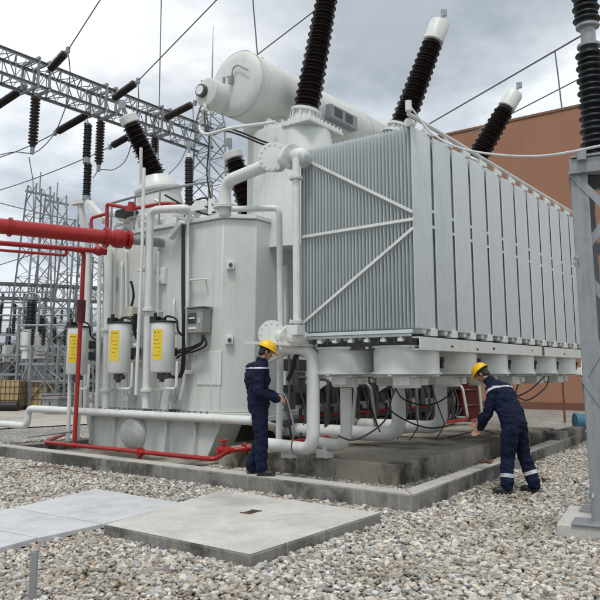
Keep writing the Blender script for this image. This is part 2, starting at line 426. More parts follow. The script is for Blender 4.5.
for k in range(7):
    ico = g.nodes.new('GeometryNodeMeshIcoSphere'); ico.inputs['Radius'].default_value = 1; ico.inputs['Subdivisions'].default_value = 3
    sp = g.nodes.new('GeometryNodeSetPosition'); pos = g.nodes.new('GeometryNodeInputPosition'); nz = g.nodes.new('ShaderNodeTexNoise')
    nz.noise_dimensions = '4D'; nz.inputs['W'].default_value = k*3.7; nz.inputs['Scale'].default_value = .75; nz.inputs['Detail'].default_value = 1
    g.links.new(pos.outputs[0], nz.inputs['Vector'])
    sub = g.nodes.new('ShaderNodeVectorMath'); sub.operation = 'SUBTRACT'; sub.inputs[1].default_value = (.5,.5,.5); g.links.new(nz.outputs['Color'], sub.inputs[0])
    scn = g.nodes.new('ShaderNodeVectorMath'); scn.operation = 'SCALE'; scn.inputs['Scale'].default_value = 1.5; g.links.new(sub.outputs[0], scn.inputs[0])
    g.links.new(ico.outputs[0], sp.inputs['Geometry']); g.links.new(scn.outputs[0], sp.inputs['Offset'])
    tr = g.nodes.new('GeometryNodeTransform'); tr.inputs['Scale'].default_value = (1.2+.12*(k%3), .95-.05*(k%2), .55+.06*(k%4)); g.links.new(sp.outputs[0], tr.inputs['Geometry'])
    sm = g.nodes.new('GeometryNodeSetShadeSmooth'); g.links.new(tr.outputs[0], sm.inputs[0])
    stm = g.nodes.new('GeometryNodeSetMaterial'); stm.inputs['Material'].default_value = M['pebble']; g.links.new(sm.outputs[0], stm.inputs[0])
    g.links.new(stm.outputs[0], g2i.inputs[0])
m2p = g.nodes.new('GeometryNodeMeshToPoints'); g.links.new(gi.outputs[0], m2p.inputs[0])
iop = g.nodes.new('GeometryNodeInstanceOnPoints'); iop.inputs['Pick Instance'].default_value = True
g.links.new(m2p.outputs[0], iop.inputs['Points']); g.links.new(g2i.outputs[0], iop.inputs['Instance'])
rv = g.nodes.new('FunctionNodeRandomValue'); rv.data_type = 'FLOAT_VECTOR'; rv.inputs[0].default_value = (-.45,-.45,0); rv.inputs[1].default_value = (.45,.45,6.28)
g.links.new(rv.outputs[0], iop.inputs['Rotation'])
ri = g.nodes.new('FunctionNodeRandomValue'); ri.data_type = 'INT'; ri.inputs[4].default_value = 0; ri.inputs[5].default_value = 6; ri.inputs['Seed'].default_value = 3
g.links.new(ri.outputs[2], iop.inputs['Instance Index'])
na = g.nodes.new('GeometryNodeInputNamedAttribute'); na.data_type = 'FLOAT'; na.inputs[0].default_value = 'sz'; g.links.new(na.outputs[0], iop.inputs['Scale'])
last = iop.outputs[0]
for nm, sd in (('tone', 9), ('hue', 21)):
    sa = g.nodes.new('GeometryNodeStoreNamedAttribute'); sa.data_type = 'FLOAT'; sa.domain = 'INSTANCE'; sa.inputs['Name'].default_value = nm
    rr = g.nodes.new('FunctionNodeRandomValue'); rr.data_type = 'FLOAT'; rr.inputs['Seed'].default_value = sd
    g.links.new(last, sa.inputs[0]); g.links.new(rr.outputs[1], sa.inputs['Value']); last = sa.outputs[0]
g.links.new(last, go.inputs[0])
md = peb.modifiers.new('scatter', 'NODES'); md.node_group = g

# ------------------------------------------------------------------ the transformer
TX = 9.6
T = thing('power_transformer', (12, 8.8, .3), 'huge white oil filled transformer with finned grey radiators and tall dark bushings', 'transformer')
tA = W(222,216,X=TX); ZT = tA.z; YC = 9.10; ZB = .86
TL = 12.75; TS = 8.66; TE = 19.3
foot = [(TX,YC),(TX+.46,TS),(TE,TS),(TE,12.4),(TX+.35,TL+.25),(TX,TL-.1)]
mb = MB(); mb.prism(foot, ZB, ZT-.05)
mb.build('tank', 'white', T, bev=.02)
mb = MB(); c0 = Vector((14,10.6)); mb.prism([tuple(Vector(p)+(Vector(p)-c0).normalized()*.07) for p in foot], ZT-.048, ZT-.002)
mb.prism([tuple(Vector(p)+(Vector(p)-c0).normalized()*.05) for p in foot], ZT+.001, ZT+.035); mb.build('tank_rim', 'white', T, bev=.006)
# skid and base skirt
mb = MB()
mb.prism([tuple(Vector(p)+(Vector(p)-c0).normalized()*.10) for p in foot], ZB-.07, ZB-.003)
mb.prism([tuple(Vector(p)+(Vector(p)-c0).normalized()*.16) for p in foot], ZB-.17, ZB-.073); mb.build('base_plate', 'white', T, bev=.008)
mb = MB(); zs = ZB-.173
def skirt(x0, x1, y0, y1):
    mb.add([(x0,y0,zs),(x0,y1,zs),(x0,y1-.25,.03),(x0,y0+.35,.03),(x1,y0,zs),(x1,y1,zs),(x1,y1-.25,.03),(x1,y0+.35,.03)],
           [(0,1,2,3),(7,6,5,4),(0,4,5,1),(3,2,6,7),(0,3,7,4),(1,5,6,2)])
skirt(TX-.0, TX+.6, YC-.05, TL+.3)
for k in range(5):
    y = YC+.55+k*.78; mb.box((TX-.045,y,.40), (.09,.025,.60))
mb.box((TX-.05,(YC+TL)/2+.1,.045), (.10,TL-YC-.5,.03)); mb.build('base_skirt', 'white', T, bev=.006)
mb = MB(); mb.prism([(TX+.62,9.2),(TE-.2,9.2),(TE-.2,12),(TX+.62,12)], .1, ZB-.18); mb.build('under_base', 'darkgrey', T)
mb = MB(); dm = W(131,437,X=TX-.1); mb.lathe([(.33,0),(.32,.06),(.26,.15),(.15,.21),(.03,.235)], (TX-.01,dm.y,.40), (-1,0,0), 28); mb.build('manhole_cover', 'white2', T)
# bosses, brackets, nameplates and weld seams on the left face
mb = MB()
for px, py in ((226,265),(226,340)):
    p = W(px,py,X=TX+.0); y = YC-.10
    mb.box((TX+.10,y-.02,p.z), (.14,.14,.16), rot=rad(-45)); 
mb.build('lifting_boss', 'white2', T, bev=.01)
mb = MB()
for px, py in ((226,265),(226,340)):
    p = W(px,py,X=TX); c = Vector((TX+.10,YC-.12,p.z)); a = Vector((-.7,-.7,0)); mb.cyl(c+a*.06, c+a*.10, .035)
mb.build('boss_bolt', 'darkgrey', T)
mb = MB()
for k in range(22): y = TL-.2-k*.155; mb.cyl((TX-.13,y,ZB-.05),(TX-.13,y,ZB+.03), .022, n=6)
mb.build('base_bolt', 'galv', T)
mb = MB()
for px in (128, 190, 213):
    p = W(px,300,X=TX); mb.box((TX-.006,p.y,(ZT+ZB)/2), (.012,.03,ZT-ZB-.14))
mb.build('weld_seam', 'white', T, bev=.005)
mb = MB()
for px, py, w, hh in ((161,276,.28,.34),(114,284,.12,.3),(102,287,.18,.16)):
    p = W(px,py,X=TX-.04); mb.box((TX-.04,p.y,p.z), (.08,w,hh))
    mb.box((TX-.09,p.y,p.z-hh*.2), (.06,w*.5,hh*.35))
mb.build('junction_box', 'white2', T, bev=.01)
p = W(209,368,X=TX-.01); mb = MB(); mb.box((TX-.008,p.y,p.z), (.016,.62,.62)); mb.build('cover_plate', 'white2', T, bev=.004)
# control box with window
p = W(199,321,X=TX-.15); cb = MB(); cb.box((TX-.16,p.y,p.z), (.24,.42,.46)); cbo = cb.build('control_box', painted('box_grey', (.30,.31,.29), (.2,.2,.18), .5, .5), T, bev=.012)
mb = MB(); mb.box((TX-.285,p.y+.05,p.z+.05), (.012,.22,.2)); mb.build('box_window', 'glass', cbo)
mb = MB(); mb.box((TX-.291,p.y+.05,p.z+.05), (.006,.16,.025)); mb.box((TX-.285,p.y-.14,p.z), (.02,.02,.10)); mb.box((TX-.284,p.y+.04,p.z-.14), (.008,.2,.04)); mb.build('box_trim', 'whiteplate', cbo)
mb = MB(); mb.box((TX-.17,p.y,p.z+.25), (.30,.48,.02)); mb.build('box_hood', 'galv', cbo)
# cables from the control box and the bundle down the face
mb = MB(); D = .22
def face(px, py, off=D): return W(px, py, X=TX-off)
for k, (a, b2) in enumerate(((0,0),(3,4),(-2,3))):
    mb.tube(curve([face(203+a*.3,335), face(203+a,341+b2), face(192+a,347+b2), face(178+a,351+b2), face(169+a,360+b2), face(167+a,370+b2), face(172+a,377), face(180+a*.5,376), face(183+a*.5,365), face(183.5+a*.3,335), face(183+a*.4,290), face(183+a*.3,225,.12)]), .02, 8)
mb.build('cable', 'black', T)
mb = MB()
mb.tube([face(189,209,.14), face(188,225,.14), face(187.5,300,.18), face(184,380,.2), face(180,400,.2)], .028, 10); mb.build('conduit', 'white2', T)
mb = MB()
for px, py in ((187,352),(188,372),(187,330)): q_ = face(px,py,.12); mb.box(q_, (.2,.10,.07))
mb.build('conduit_clamp', 'white2', T, bev=.008)
# vertical oil pipes on the left face
def vpipe(name, pts, r, bend=.2, n=16, mat='white2', **k):
    mb = MB(); mb.tube(pts, r, n, bend); return mb.build(name, mat, T, **k)
o1 = .38
vpipe('oil_pipe', [W(187,211,X=TX-.05), W(187,208,X=TX-o1), W(150,210,X=TX-o1), W(146,408,X=TX-o1)], .078, .25)
vpipe('oil_pipe', [W(109,250,X=TX-.3), W(106,408,X=TX-.3)], .082)
vpipe('oil_pipe', [W(100,255,X=TX-.2), W(97,412,X=TX-.2)], .045)
vpipe('oil_pipe', [W(114,248,X=TX-.15), W(113,318,X=TX-.15)], .055)
vpipe('oil_pipe', [W(144,168,X=TX-.55), W(142,250,X=TX-.55), W(136,395,X=TX-.55)], .034)
vpipe('oil_pipe', [W(88,255,X=TX-.1), W(86,412,X=TX-.1)], .06)
mb = MB()
for px, py, o_ in ((148,310,.38),(147,390,.38),(107,330,.3),(106,390,.3),(137,345,.5),(141,270,.5)):
    p = W(px,py,X=TX-o_); mb.cyl(p-Vector((0,0,.03)), p+Vector((0,0,.03)), .13 if o_ < .5 else .075); mb.bar(p, (TX,p.y,p.z), .05, .05)
mb.build('pipe_bracket', 'white2', T, bev=.004)
for px, y0, y1, o_ in ((122,262,318,.12),(158,250,330,.16),(174,300,395,.2),(127,395,250,.1)): vpipe('thin_pipe', [W(px,y0,X=TX-.02), W(px,y0+2,X=TX-o_), W(px-1,y1,X=TX-o_), W(px-1,y1+2,X=TX-.02)], .022, .06)
vpipe('thin_pipe', [W(190,281,X=TX-.02), W(190,280,X=TX-.14), W(206,279,X=TX-.14), W(206,282,X=TX-.02)], .018, .04)
# breather canisters
def canister(px, r, yt, yb, lab):
    x = TX-.62; p0 = W(px,yb,X=x); p1 = W(px+1.0,yt,X=x); p1.y = p0.y
    can = MB(); H = p1.z-p0.z
    can.lathe([(r*.5,-.02),(r*.93,0),(r,.03),(r,H-.03),(r*.96,H)], p0, (0,0,1), 32); co = can.build('breather_canister', 'white2', T, label=lab)
    mb = MB(); mb.cyl(p1+Vector((0,0,.002)), p1+Vector((0,0,.035)), r*1.08, n=32); mb.cyl(p1, p1+Vector((0,0,.10)), .05)
    mb.box(p1+Vector((-.10,.12,.06)), (.14,.16,.12)); mb.cyl(p1+Vector((-.10,.12,.1)), p1+Vector((-.10,.12,.19)), .035); mb.build('canister_lid', 'black', co, bev=.006)
    # curved yellow label, wrapped round the drum
    a0, a1 = rad(205), rad(243); n = 10; vs = []; fs = []
    aw = math.atan2(-p0.y, -p0.x); a0, a1 = aw-rad(42), aw-rad(4)
    a0, a1 = aw-rad(54), aw-rad(4)
    for k in range(n+1):
        t = a0+(a1-a0)*k/n
        for zz in (H*.24, H*.86): vs.append((p0.x+(r+.004)*math.cos(t), p0.y+(r+.004)*math.sin(t), p0.z+zz))
    for k in range(n): fs.append((2*k,2*k+2,2*k+3,2*k+1))
    mb = MB(); mb.add(vs, fs); lb = mb.build('yellow_label', 'yellow', co)
    mb = MB()
    for row in range(7):
        z0 = H*(.80-row*.077); t0 = a0+(a1-a0)*.2
        for k in range(5):
            if random.random() < .25: continue
            t = t0+(a1-a0)*.14*k; u = Vector((math.cos(t), math.sin(t), 0)); mb.box(p0+u*(r+.006)+Vector((0,0,z0)), (.003,.020,.010 if row else .022), rot=t)
    mb.build('label_print', 'print', lb)
    mb = MB(); mb.cyl(p0-Vector((0,0,.13)), p0+Vector((0,0,-.01)), r*.42); mb.cyl(p0-Vector((0,0,.18)), p0-Vector((0,0,.12)), r*.22); mb.box(p0+Vector((-.0,-.12,-.08)), (.1,.08,.08)); mb.build('canister_valve', 'darkgrey', co, bev=.006)
    mb = MB(); mb.tube([p0-Vector((0,0,.15)), p0+Vector((0,0,-.30)), p0+Vector((.05,-.34,-.30)), p0+Vector((.05,-.34,.20))], .026, 10, .09); mb.build('drain_loop', 'white2', co)
    mb = MB(); mb.tube(curve([p1+Vector((0,0,.08)), p1+Vector((.0,-.12,.12)), p1+Vector((.02,-r-.1,.05)), p1+Vector((.05,-r-.12,-.15)), p1+Vector((.2,-r-.1,-.25))]), .02, 8); mb.build('hose', 'black', co)
    mb = MB(); mb.box(((p0.x+TX)/2+.1,p0.y,p0.z+H*.25), (TX-p0.x-.2,.08,.05)); mb.box(((p0.x+TX)/2+.1,p0.y,p0.z+H*.8), (TX-p0.x-.2,.08,.05)); mb.build('canister_bracket', 'white2', co)
    return co, p0
canister(76.5, .215, 328, 374, 'breather canister set apart at the left end of the tank'); 
canister(118.5, .222, 324, 373, 'middle breather canister with a tall yellow label')
canister(162, .222, 323, 372, 'breather canister nearest the control box')
vpipe('support_post', [W(70,374,X=TX-.62), W(68,440,X=TX-.62)], .04)
vpipe('support_post', [W(76,374,X=TX-.5), W(75,440,X=TX-.5)], .035)
p = W(131,312,X=TX-.35); mb = MB(); mb.box(p, (.2,.28,.20)); so = mb.build('sensor_box', painted('cream', (.62,.60,.50), (.4,.38,.3)), T, bev=.01)
mb = MB(); mb.tube(curve([p+Vector((0,0,.1)), p+Vector((0,-.06,.3)), p+Vector((0,-.02,.5)), p+Vector((0,.04,.62))]), .025, 8); mb.tube(curve([p+Vector((0,-.08,-.1)), p+Vector((0,-.12,-.35)), p+Vector((.1,-.14,-.6))]), .035, 8); mb.box(p+Vector((0,-.12,-.2)), (.1,.1,.3)); mb.build('sensor_cable', 'black', so)
mb = MB()
for px, py in ((127,358),(170,352),(134,352),(92,356),(92,345)): mb.box(W(px,py,X=TX-.2), (.25,.16,.16))
for px, py in ((107,411),(147,411),(125,411),(174,411)): mb.box(W(px,py,X=TX-.1), (.1,.2,.07))
mb.build('fitting_box', 'darkgrey', T, bev=.01)
mb = MB()
for px in (130,170): p = W(px,398,X=TX-.12); mb.box(p, (.2,.12,.12)); mb.cyl(p, p+Vector((0,0,.22)), .03); mb.bar(p+Vector((-.05,0,-.1)), (p.x-.05,p.y,ZB), .03)
mb.build('drain_valve', 'white2', T, bev=.008)
# horizontal drain pipe in front of the skid
dx = 9.12
mb = MB(); pp = [W(-80,434,X=dx+.0), W(27,431,X=dx), W(29,419,X=dx), W(140,420,X=dx), W(251,425,X=dx), W(290,432,X=11.2)]
pp[1].z = pp[0].z = .42; pp[2].z = pp[3].z = pp[4].z = .80; pp[2].y = pp[1].y; mb.tube(pp, .076, 20, .17)
dp = mb.build('drain_pipe', 'white2', None); tag(dp, 'long horizontal white pipe running low in front of the transformer base', 'pipe')
mb = MB(); mb.tube([W(28,437,X=8.9), W(75,431,X=8.9)], .02, 8)
tag(mb.build('conduit', 'galv'), 'thin grey conduit lying in the pit at the left of the tank base', 'conduit')

# tank top: handrail, clutter, pipes
mb = MB()
rail = [W(112,203,X=TX+.1), W(160,190,X=TX+.1), W(212,181,X=TX+.6)]
mb.tube(rail, .028, 10)
for q_ in (rail[0], rail[1], rail[0].lerp(rail[1], .5), rail[2]): mb.tube([q_, (q_.x,q_.y,ZT)], .022, 8)
mb.build('handrail', 'galv', T)
mb = MB()
for pts, r in (([(112,212),(125,218),(142,226)],.09),([(118,222),(150,232),(150,240)],.06),([(150,222),(190,222),(205,208)],.05),([(155,200),(180,213),(212,212)],.04),([(196,200),(214,205),(218,200)],.05),([(160,232),(170,216),(190,220)],.045),([(100,216),(118,214),(140,222)],.05)):
    mb.tube([W(a, b_, X=TX+.5) for a, b_ in pts], r, 10, .2)
for px, py, sx, sy, sz in ((203,206,.2,.3,.2),(213,207,.15,.15,.32),(194,210,.3,.2,.12),(172,222,.18,.3,.16),(180,228,.12,.12,.25),(155,226,.1,.2,.2)):
    mb.box(W(px,py,X=TX+.4), (sx,sy,sz), rot=.3)
mb.build('valve_piping', 'white2', T, bev=.006)
rc = random.Random(8)
for k in range(16):
    mb = MB(); px = 108+k*6.6+rc.uniform(-3,3); y0 = 232-(px-108)*.14; o_ = rc.uniform(.25,1.3)
    if k % 4 == 3:
        p = W(px,y0-10,X=TX+o_); mb.cyl((p.x,p.y,ZT+.03),(p.x,p.y,ZT+.22), .06); mb.flange((p.x,p.y,ZT+.25), (0,0,1), .10, .02, 6); mb.cyl((p.x,p.y,ZT+.27),(p.x,p.y,ZT+.42), .03); mb.build('top_valve', 'white2', T)
    else:
        p = W(px,y0,X=TX+o_); h_ = .15+.35*rc.random(); l_ = rc.uniform(.3,.9)*rc.choice((-1,1)); mb.tube([(p.x,p.y,ZT+.03),(p.x,p.y,ZT+h_),(p.x+rc.uniform(-.2,.3),p.y+l_,ZT+h_),(p.x+.2,p.y+l_*1.1,ZT+.05)], rc.choice((.025,.035,.05)), 10, .12); mb.build('top_pipe', rc.choice(('white2','white2','galv')), T)
mb = MB()
for pts in ([(165,195),(185,206),(205,214),(215,212)],[(190,203),(205,198),(214,206)],[(176,212),(200,206),(212,209)]): mb.tube(curve([W(a,b_,X=TX+.35) for a,b_ in pts]), .022, 8)
mb.cyl(W(127,216,X=TX+.3), W(127,212,X=TX+.3), .26); mb.build('top_cable', 'black', T)
p = W(176,232,X=TX-.1); mb = MB(); mb.bar(W(170,238,X=TX-.15), W(183,222,X=TX-.1), .16, .10); mb.build('cable_hood', 'white2', T, bev=.008)

# upper oil pipe to the radiator header, with blind flange
XR, YR, RL = 8.25, 4.34, 6.24; RP = .648; NR = 12; RZ0, RZ1 = 2.17, 4.93
hx = XR+.30; hc = W(273,157,d=10.6)
fl = MB(); rdir = (FH*-0.75 + Rv*-.55).normalized()
up = [W(225,216,d=11.6), W(225,182,d=11.6), W(272,163,d=10.75)]
mb = MB(); mb.tube(up, .105, 20, .24); mb.flange(W(225,207,d=11.6), (0,0,1), .20, .025, 8); mb.build('header_pipe', 'white2', T)
ax = Vector((-.78,-.35,0)).normalized()
mb = MB(); mb.flange(hc, ax, .235, .035, 14); mb.cyl(hc, hc-ax*.35, .15, n=24)
e = W(301,155,d=10.0); mb.tube([hc-ax*.25, e, Vector((XR+.32, RL+.05, e.z))], .115, 16, .1); mb.flange(W(292,157,d=10.2), (e-hc), .19, .025, 10); mb.build('blind_flange', 'white2', T)
# vertical pipe beside the radiators and the thin return pipe
vpipe('return_pipe', [W(296,158,d=10.0), W(297,326,d=10.0)], .055)
mb = MB(); 
for y in (178,322): mb.flange(W(296,y,d=10.0), (0,0,1), .10, .02, 6)
mb.build('pipe_flange', 'white2', T)
vpipe('return_pipe', [W(232,209,d=11.5), W(279,208,d=11.4), W(281,330,d=11.4), W(279,440,d=11.4)], .052, .12)
# lower blind flange, bottom header, platform bracket
lc = W(272,334,d=10.8); mb = MB(); mb.flange(lc, ax, .21, .035, 12); mb.cyl(lc, lc-ax*.3, .13, n=24); e = W(298,338,d=10.1)
mb.tube([lc-ax*.2, e, Vector((XR+.35, RL+.05, RZ0-.06))], .095, 16, .1); mb.flange(W(290,336,d=10.3), e-lc, .16, .03, 8); mb.box(W(296,330,d=10.0), (.18,.18,.14)); mb.build('bottom_flange', 'white2', T)
mb = MB(); a_ = W(258,345,d=11.2); b_ = W(304,347,d=10.2); c_ = W(262,366,d=11.2)
n_ = Vector((0,0,0)) 
side = (b_-a_).cross(Vector((0,0,1))).normalized()*.03
mb.add([a_-side,b_-side,c_-side,a_+side,b_+side,c_+side], [(0,1,2),(5,4,3),(0,3,4,1),(1,4,5,2),(2,5,3,0)])
mb.bar(a_+Vector((0,0,.03)), b_+Vector((0,0,.03)), .5, .04); mb.build('support_bracket', 'white', T, bev=.004)

# conservator
Yc = 9.6; c_top = W(240,53,Y=Yc); c_bot = W(240,118,Y=Yc)
cr = (c_top.z-c_bot.z)/2*.99; cz = (c_top.z+c_bot.z)/2; cx = c_top.x-.1
mb = MB(); L = 6.6
mb.lathe([(cr*.2,-.10),(cr*.7,-.075),(cr*.93,-.03),(cr,.03),(cr,L-.03),(cr*.9,L+.05),(cr*.3,L+.1)], (cx,Yc,cz), (1,0,0), 56); cons = mb.build('conservator', 'white', T, ang=50)
mb = MB(); mb.lathe([(cr+.012,0),(cr+.016,.02),(cr+.012,.05)], (cx+.03,Yc,cz), (1,0,0), 56, caps=False)
for s in (2.2,4.4): mb.lathe([(cr+.006,0),(cr+.008,.02),(cr+.006,.05)], (cx+s,Yc,cz), (1,0,0), 56, caps=False)
mb.build('weld_band', 'white2', cons)
sc = W(207,93,Y=Yc+.15); scx = cx-.50; sc = W(206,92,X=scx)
mb = MB(); mb.lathe([(.25,-.02),(.30,0),(.315,.03),(.315,.62)], (scx,sc.y,sc.z), (1,0,0), 36); mb.build('small_oil_tank', 'white', cons)
mb = MB(); mb.lathe([(.135,0),(.135,.1)], (scx-.12,sc.y+.06,sc.z+.02), (1,0,0), 24); gg = mb.build('level_gauge', 'darkgrey', cons)
mb = MB(); mb.lathe([(.10,0),(.10,.012)], (scx-.134,sc.y+.06,sc.z+.02), (1,0,0), 24); mb.build('gauge_face', 'whiteplate', cons)
mb = MB(); g0 = W(231,80,X=cx-.15); g1 = W(233,68,X=cx-.15); g2 = W(248,70,X=cx-.15)
mb.tube([g0, g1, W(238,65,X=cx-.16), g2], .016, 8, .05); mb.bar(W(227,77,X=cx-.13), W(233,76,X=cx-.13), .03); mb.box(g0, (.06,.09,.16)); mb.box(W(224,80,X=cx-.1), (.05,.05,.12)); mb.build('end_fitting', 'galv', cons)
mb = MB()
for px in (262,278,297,330): 
    q_ = W(px, 53+(px-245)*.555+2, Y=Yc); mb.tube(curve([q_+Vector((-.08,0,-.05)), q_+Vector((-.05,0,.14)), q_+Vector((.05,0,.14)), q_+Vector((.08,0,-.05))], 5), .018, 8)
mb.build('lifting_eye', 'white2', cons)
mb = MB(); mb.span((cx+1.0,Yc-.35,ZT), (cx+1.28,Yc-.12,cz-cr*.85)); mb.span((cx+1.0,Yc+.3,ZT), (cx+1.28,Yc+.55,cz-cr*.85))
for k in range(9): mb.box((cx+.98, Yc-.235, ZT+.25+k*.22), (.05,.26,.03))
mb.span((cx+5.0,Yc-.3,ZT), (cx+5.2,Yc+.3,cz-cr*.85)); mb.span((cx+.9,Yc-.5,cz-cr-.02), (cx+1.4,Yc+.6,cz-cr+.12))
mb.build('conservator_support', 'white2', T, bev=.01)
q_ = W(341,118,Y=Yc-.75); mb = MB(); mb.box(q_, (1.15,.2,.34)); rb = mb.build('relay_box', 'galv', T, bev=.01)
mb = MB(); mb.box(q_+Vector((-.25,-.105,.02)), (.3,.012,.2)); mb.box(q_+Vector((.2,-.105,.02)), (.3,.012,.2)); mb.build('relay_window', 'darkgrey', rb)
mb = MB(); mb.tube(curve([W(204,100,X=scx), W(205,112,X=scx), W(200,126,X=scx+.4), W(206,134,X=TX), W(232,128,X=TX+.1), W(275,122,X=TX+1)]), .035, 8); mb.build('breather_tube', 'white2', T)
mb = MB()
for dy in (0,3): mb.tube(curve([W(204,100+dy,X=scx+.2), W(207,130+dy,X=TX), W(225,128+dy,X=TX+.3), W(240,132+dy,X=TX+.5), W(262,141+dy,X=TX+.8), W(272,144+dy,X=TX+1)]), .02, 8)
mb.tube(curve([W(206,108,X=scx+.4), W(209,140,X=TX), W(207,175,X=TX+.2), W(212,204,X=TX+.4)]), .014, 8)
mb.build('signal_cable', 'black', T)

# bushings with turrets
def bushing(pb, pt, r0, r1, nshed, capL, capR, mat='porcelain', lab=None, core=.72, collar=True, ferr=.25):
    pb = Vector(pb); pt = Vector(pt); a = (pt-pb).normalized(); L = (pt-pb).length
    mb = MB(); mb.lathe(shedprof(L, r0*core, r0, nshed, r1/r0), pb, a, 28); bo = mb.build('bushing', mat, T, ang=60)
    if lab: bo['label'] = lab
    if collar:
        mb = MB(); mb.lathe([(r0*1.25,-ferr),(r0*1.25,-ferr+.05),(r0*.95,-ferr+.06),(r0*.92,-.05),(r0*1.12,-.04),(r0*1.12,.02)], pb, a, 28)
        _, u, v = basis(a)
        for k in range(10):
            t = 2*math.pi*k/10; c = pb + (u*math.cos(t)+v*math.sin(t))*r0*1.02; mb.bar(c-a*(ferr-.04), c-a*.04, .035)
        mb.build('bushing_collar', 'white2', bo)
    if capL:
        mb = MB(); mb.lathe([(r1*.8,0),(capR,.02),(capR,capL*.85),(capR*.86,capL*.97),(capR*.3,capL)], pt, a, 28); cp = mb.build('bushing_cap', 'white2', bo)
        mb = MB(); e = pt+a*capL; mb.cyl(e, e+a*.22, .045); mb.box(e+a*.26, (.07,.16,.18), rot=.5); mb.build('terminal', 'galv', bo)
    return bo
YB = 8.45
A0 = W(306,112,Y=YB); A1 = W(329,-14,d=A0.dot(FH))
bushing(A0, A1, .295, .235, 34, .5, .2, ferr=.36, lab='tall brown bushing leaving the top of the frame')
B0 = W(401,128,Y=YB); B1 = W(433,42,d=B0.dot(FH)); bushing(B0, B1, .34, .27, 27, .62, .27, lab='leaning brown bushing above the corner of the radiators')
C0 = W(474,163,Y=YB-.2); C1 = W(506,108,d=C0.dot(FH)); bushing(C0, C1, .345, .29, 20, .60, .27, lab='leaning brown bushing farthest along the tank')
# turret A: tapered housing with a rectangular top flange
tc = Vector((A0.x, A0.y+.0, 0)); ztop = A0.z-.40
mb = MB(); n = 32
mb.lathe([(.95,4.0-ztop),(.86,-1.4),(.62,-.5),(.56,-.05)], (tc.x,tc.y+.05,ztop), (0,0,1), n); mb.build('turret', 'white', T)
mb = MB(); mb.lathe([(.62,-2.5),(.62,-.04)], (tc.x-.1,tc.y+.55,ztop), (0,0,1), n)
mb.prism([(tc.x-.60,tc.y-.52),(tc.x+.64,tc.y-.52),(tc.x+.64,tc.y+.72),(tc.x-.60,tc.y+.72)], ztop-.06, ztop+.0)
mb.prism([(tc.x-.57,tc.y-.49),(tc.x+.61,tc.y-.49),(tc.x+.61,tc.y+.69),(tc.x-.57,tc.y+.69)], ztop+.003, ztop+.06)
for k in range(9):
    mb.cyl((tc.x-.54+k*.14,tc.y-.50,ztop-.08),(tc.x-.54+k*.14,tc.y-.50,ztop+.08), .02, n=6)
for k in range(8): mb.cyl((tc.x-.585,tc.y-.45+k*.155,ztop-.08),(tc.x-.585,tc.y-.45+k*.155,ztop+.08), .02, n=6)
mb.cyl((tc.x-.5,tc.y+.6,ztop-.05),(tc.x-.5,tc.y+.6,ztop+.22), .07); mb.build('turret_flange', 'white2', T, bev=.008)
for c_, r in ((B0,.6),(C0,.6)):
    mb = MB(); mb.lathe([(r,ZT-c_.z+.2),(r*.95,-.9),(r*.7,-.25)], c_, (0,0,1), 24); mb.build('turret', 'white', T)
# left leaning bushing on its drum turret
D0 = W(156,176,X=10.9); D1 = W(131,124,d=D0.dot(FH)-.3); ad = (D1-D0).normalized()
bushing(D0, D1, .275, .235, 19, .22, .22, 'porcelain', 'leaning dark bushing on the white drum at the left of the tank', collar=False)
at_ = (ad*.45+Vector((0,0,.8))).normalized(); dtop = D0-ad*.03
mb = MB(); mb.lathe([(.60,-1.5),(.53,-.62),(.50,-.30),(.43,-.16),(.33,-.04),(.30,.02)], dtop, at_, 36); mb.build('drum_turret', 'white2', T)
mb = MB(); e = dtop-at_*.33
mb.lathe([(.50,-.06),(.56,-.04),(.57,0),(.56,.04),(.50,.06)], e, at_, 36, caps=True); mb.build('drum_flange', 'white', T)
mb = MB(); mb.tube([W(141,190,X=10.6), W(141,150,X=10.4), W(141,148,X=10.4)], .04, 8); mb.build('vent_tube', 'white2', T)
E0 = W(252,218,X=12.2); E1 = W(234,160,d=E0.dot(FH)); bushing(E0, E1, .30, .24, 19, .2, .24, 'porcelain', 'dark bushing leaning left behind the pipe, below the conservator')
F0 = W(189,205,X=12.6); F1 = W(189,158,X=12.6); bushing(F0, F1, .12, .12, 22, .12, .06, 'blackins', 'slim upright black arrester behind the tank top', collar=False)

# radiators
rng2 = random.Random(3)
NF = 34
def plate_mesh(mb, y, x0, x1, z0, z1, t):
    """one pressed radiator panel: fluted broad faces, rounded edges"""
    nf = 9; w = (x1-x0)
    pts = []
    for k in range(nf*4+1):
        u = k/(nf*4); x = x0+.012+(w-.024)*u; ph = (u*nf) % 1.0
        off = t*(.62+.38*math.sin(math.pi*ph)**.7); pts.append((x, off))
    front = [(x, y-o) for x, o in pts]; back = [(x, y+o) for x, o in pts][::-1]
    poly = [(x0, y-t*.2)] + front + [(x1, y-t*.2), (x1, y+t*.2)] + back + [(x0, y+t*.2)]
    n = len(poly); c = .035
    def ring(z, k): return [(x0+(x-x0)*1.0, y+(yy-y)*k, z) for x, yy in poly]
    vs = ring(z0, .15)+ring(z0+c, 1)+ring(z1-c, 1)+ring(z1, .15); fs = []
    for r in range(3):
        for i in range(n): j = (i+1) % n; fs.append((r*n+i, r*n+j, (r+1)*n+j, (r+1)*n+i))
    fs.append(tuple(range(n))[::-1]); fs.append(tuple(3*n+i for i in range(n))); mb.add(vs, fs)
RW = .575
mbp = MB()
for k in range(NF):
    y = YR+.012+(RL-YR-.024)*k/(NF-1) + (rng2.uniform(-.0025,.0025) if k else 0); jx = rng2.uniform(-.004,.004)
    plate_mesh(mbp, y, jx, RW+jx, RZ0, RZ1, .0088)
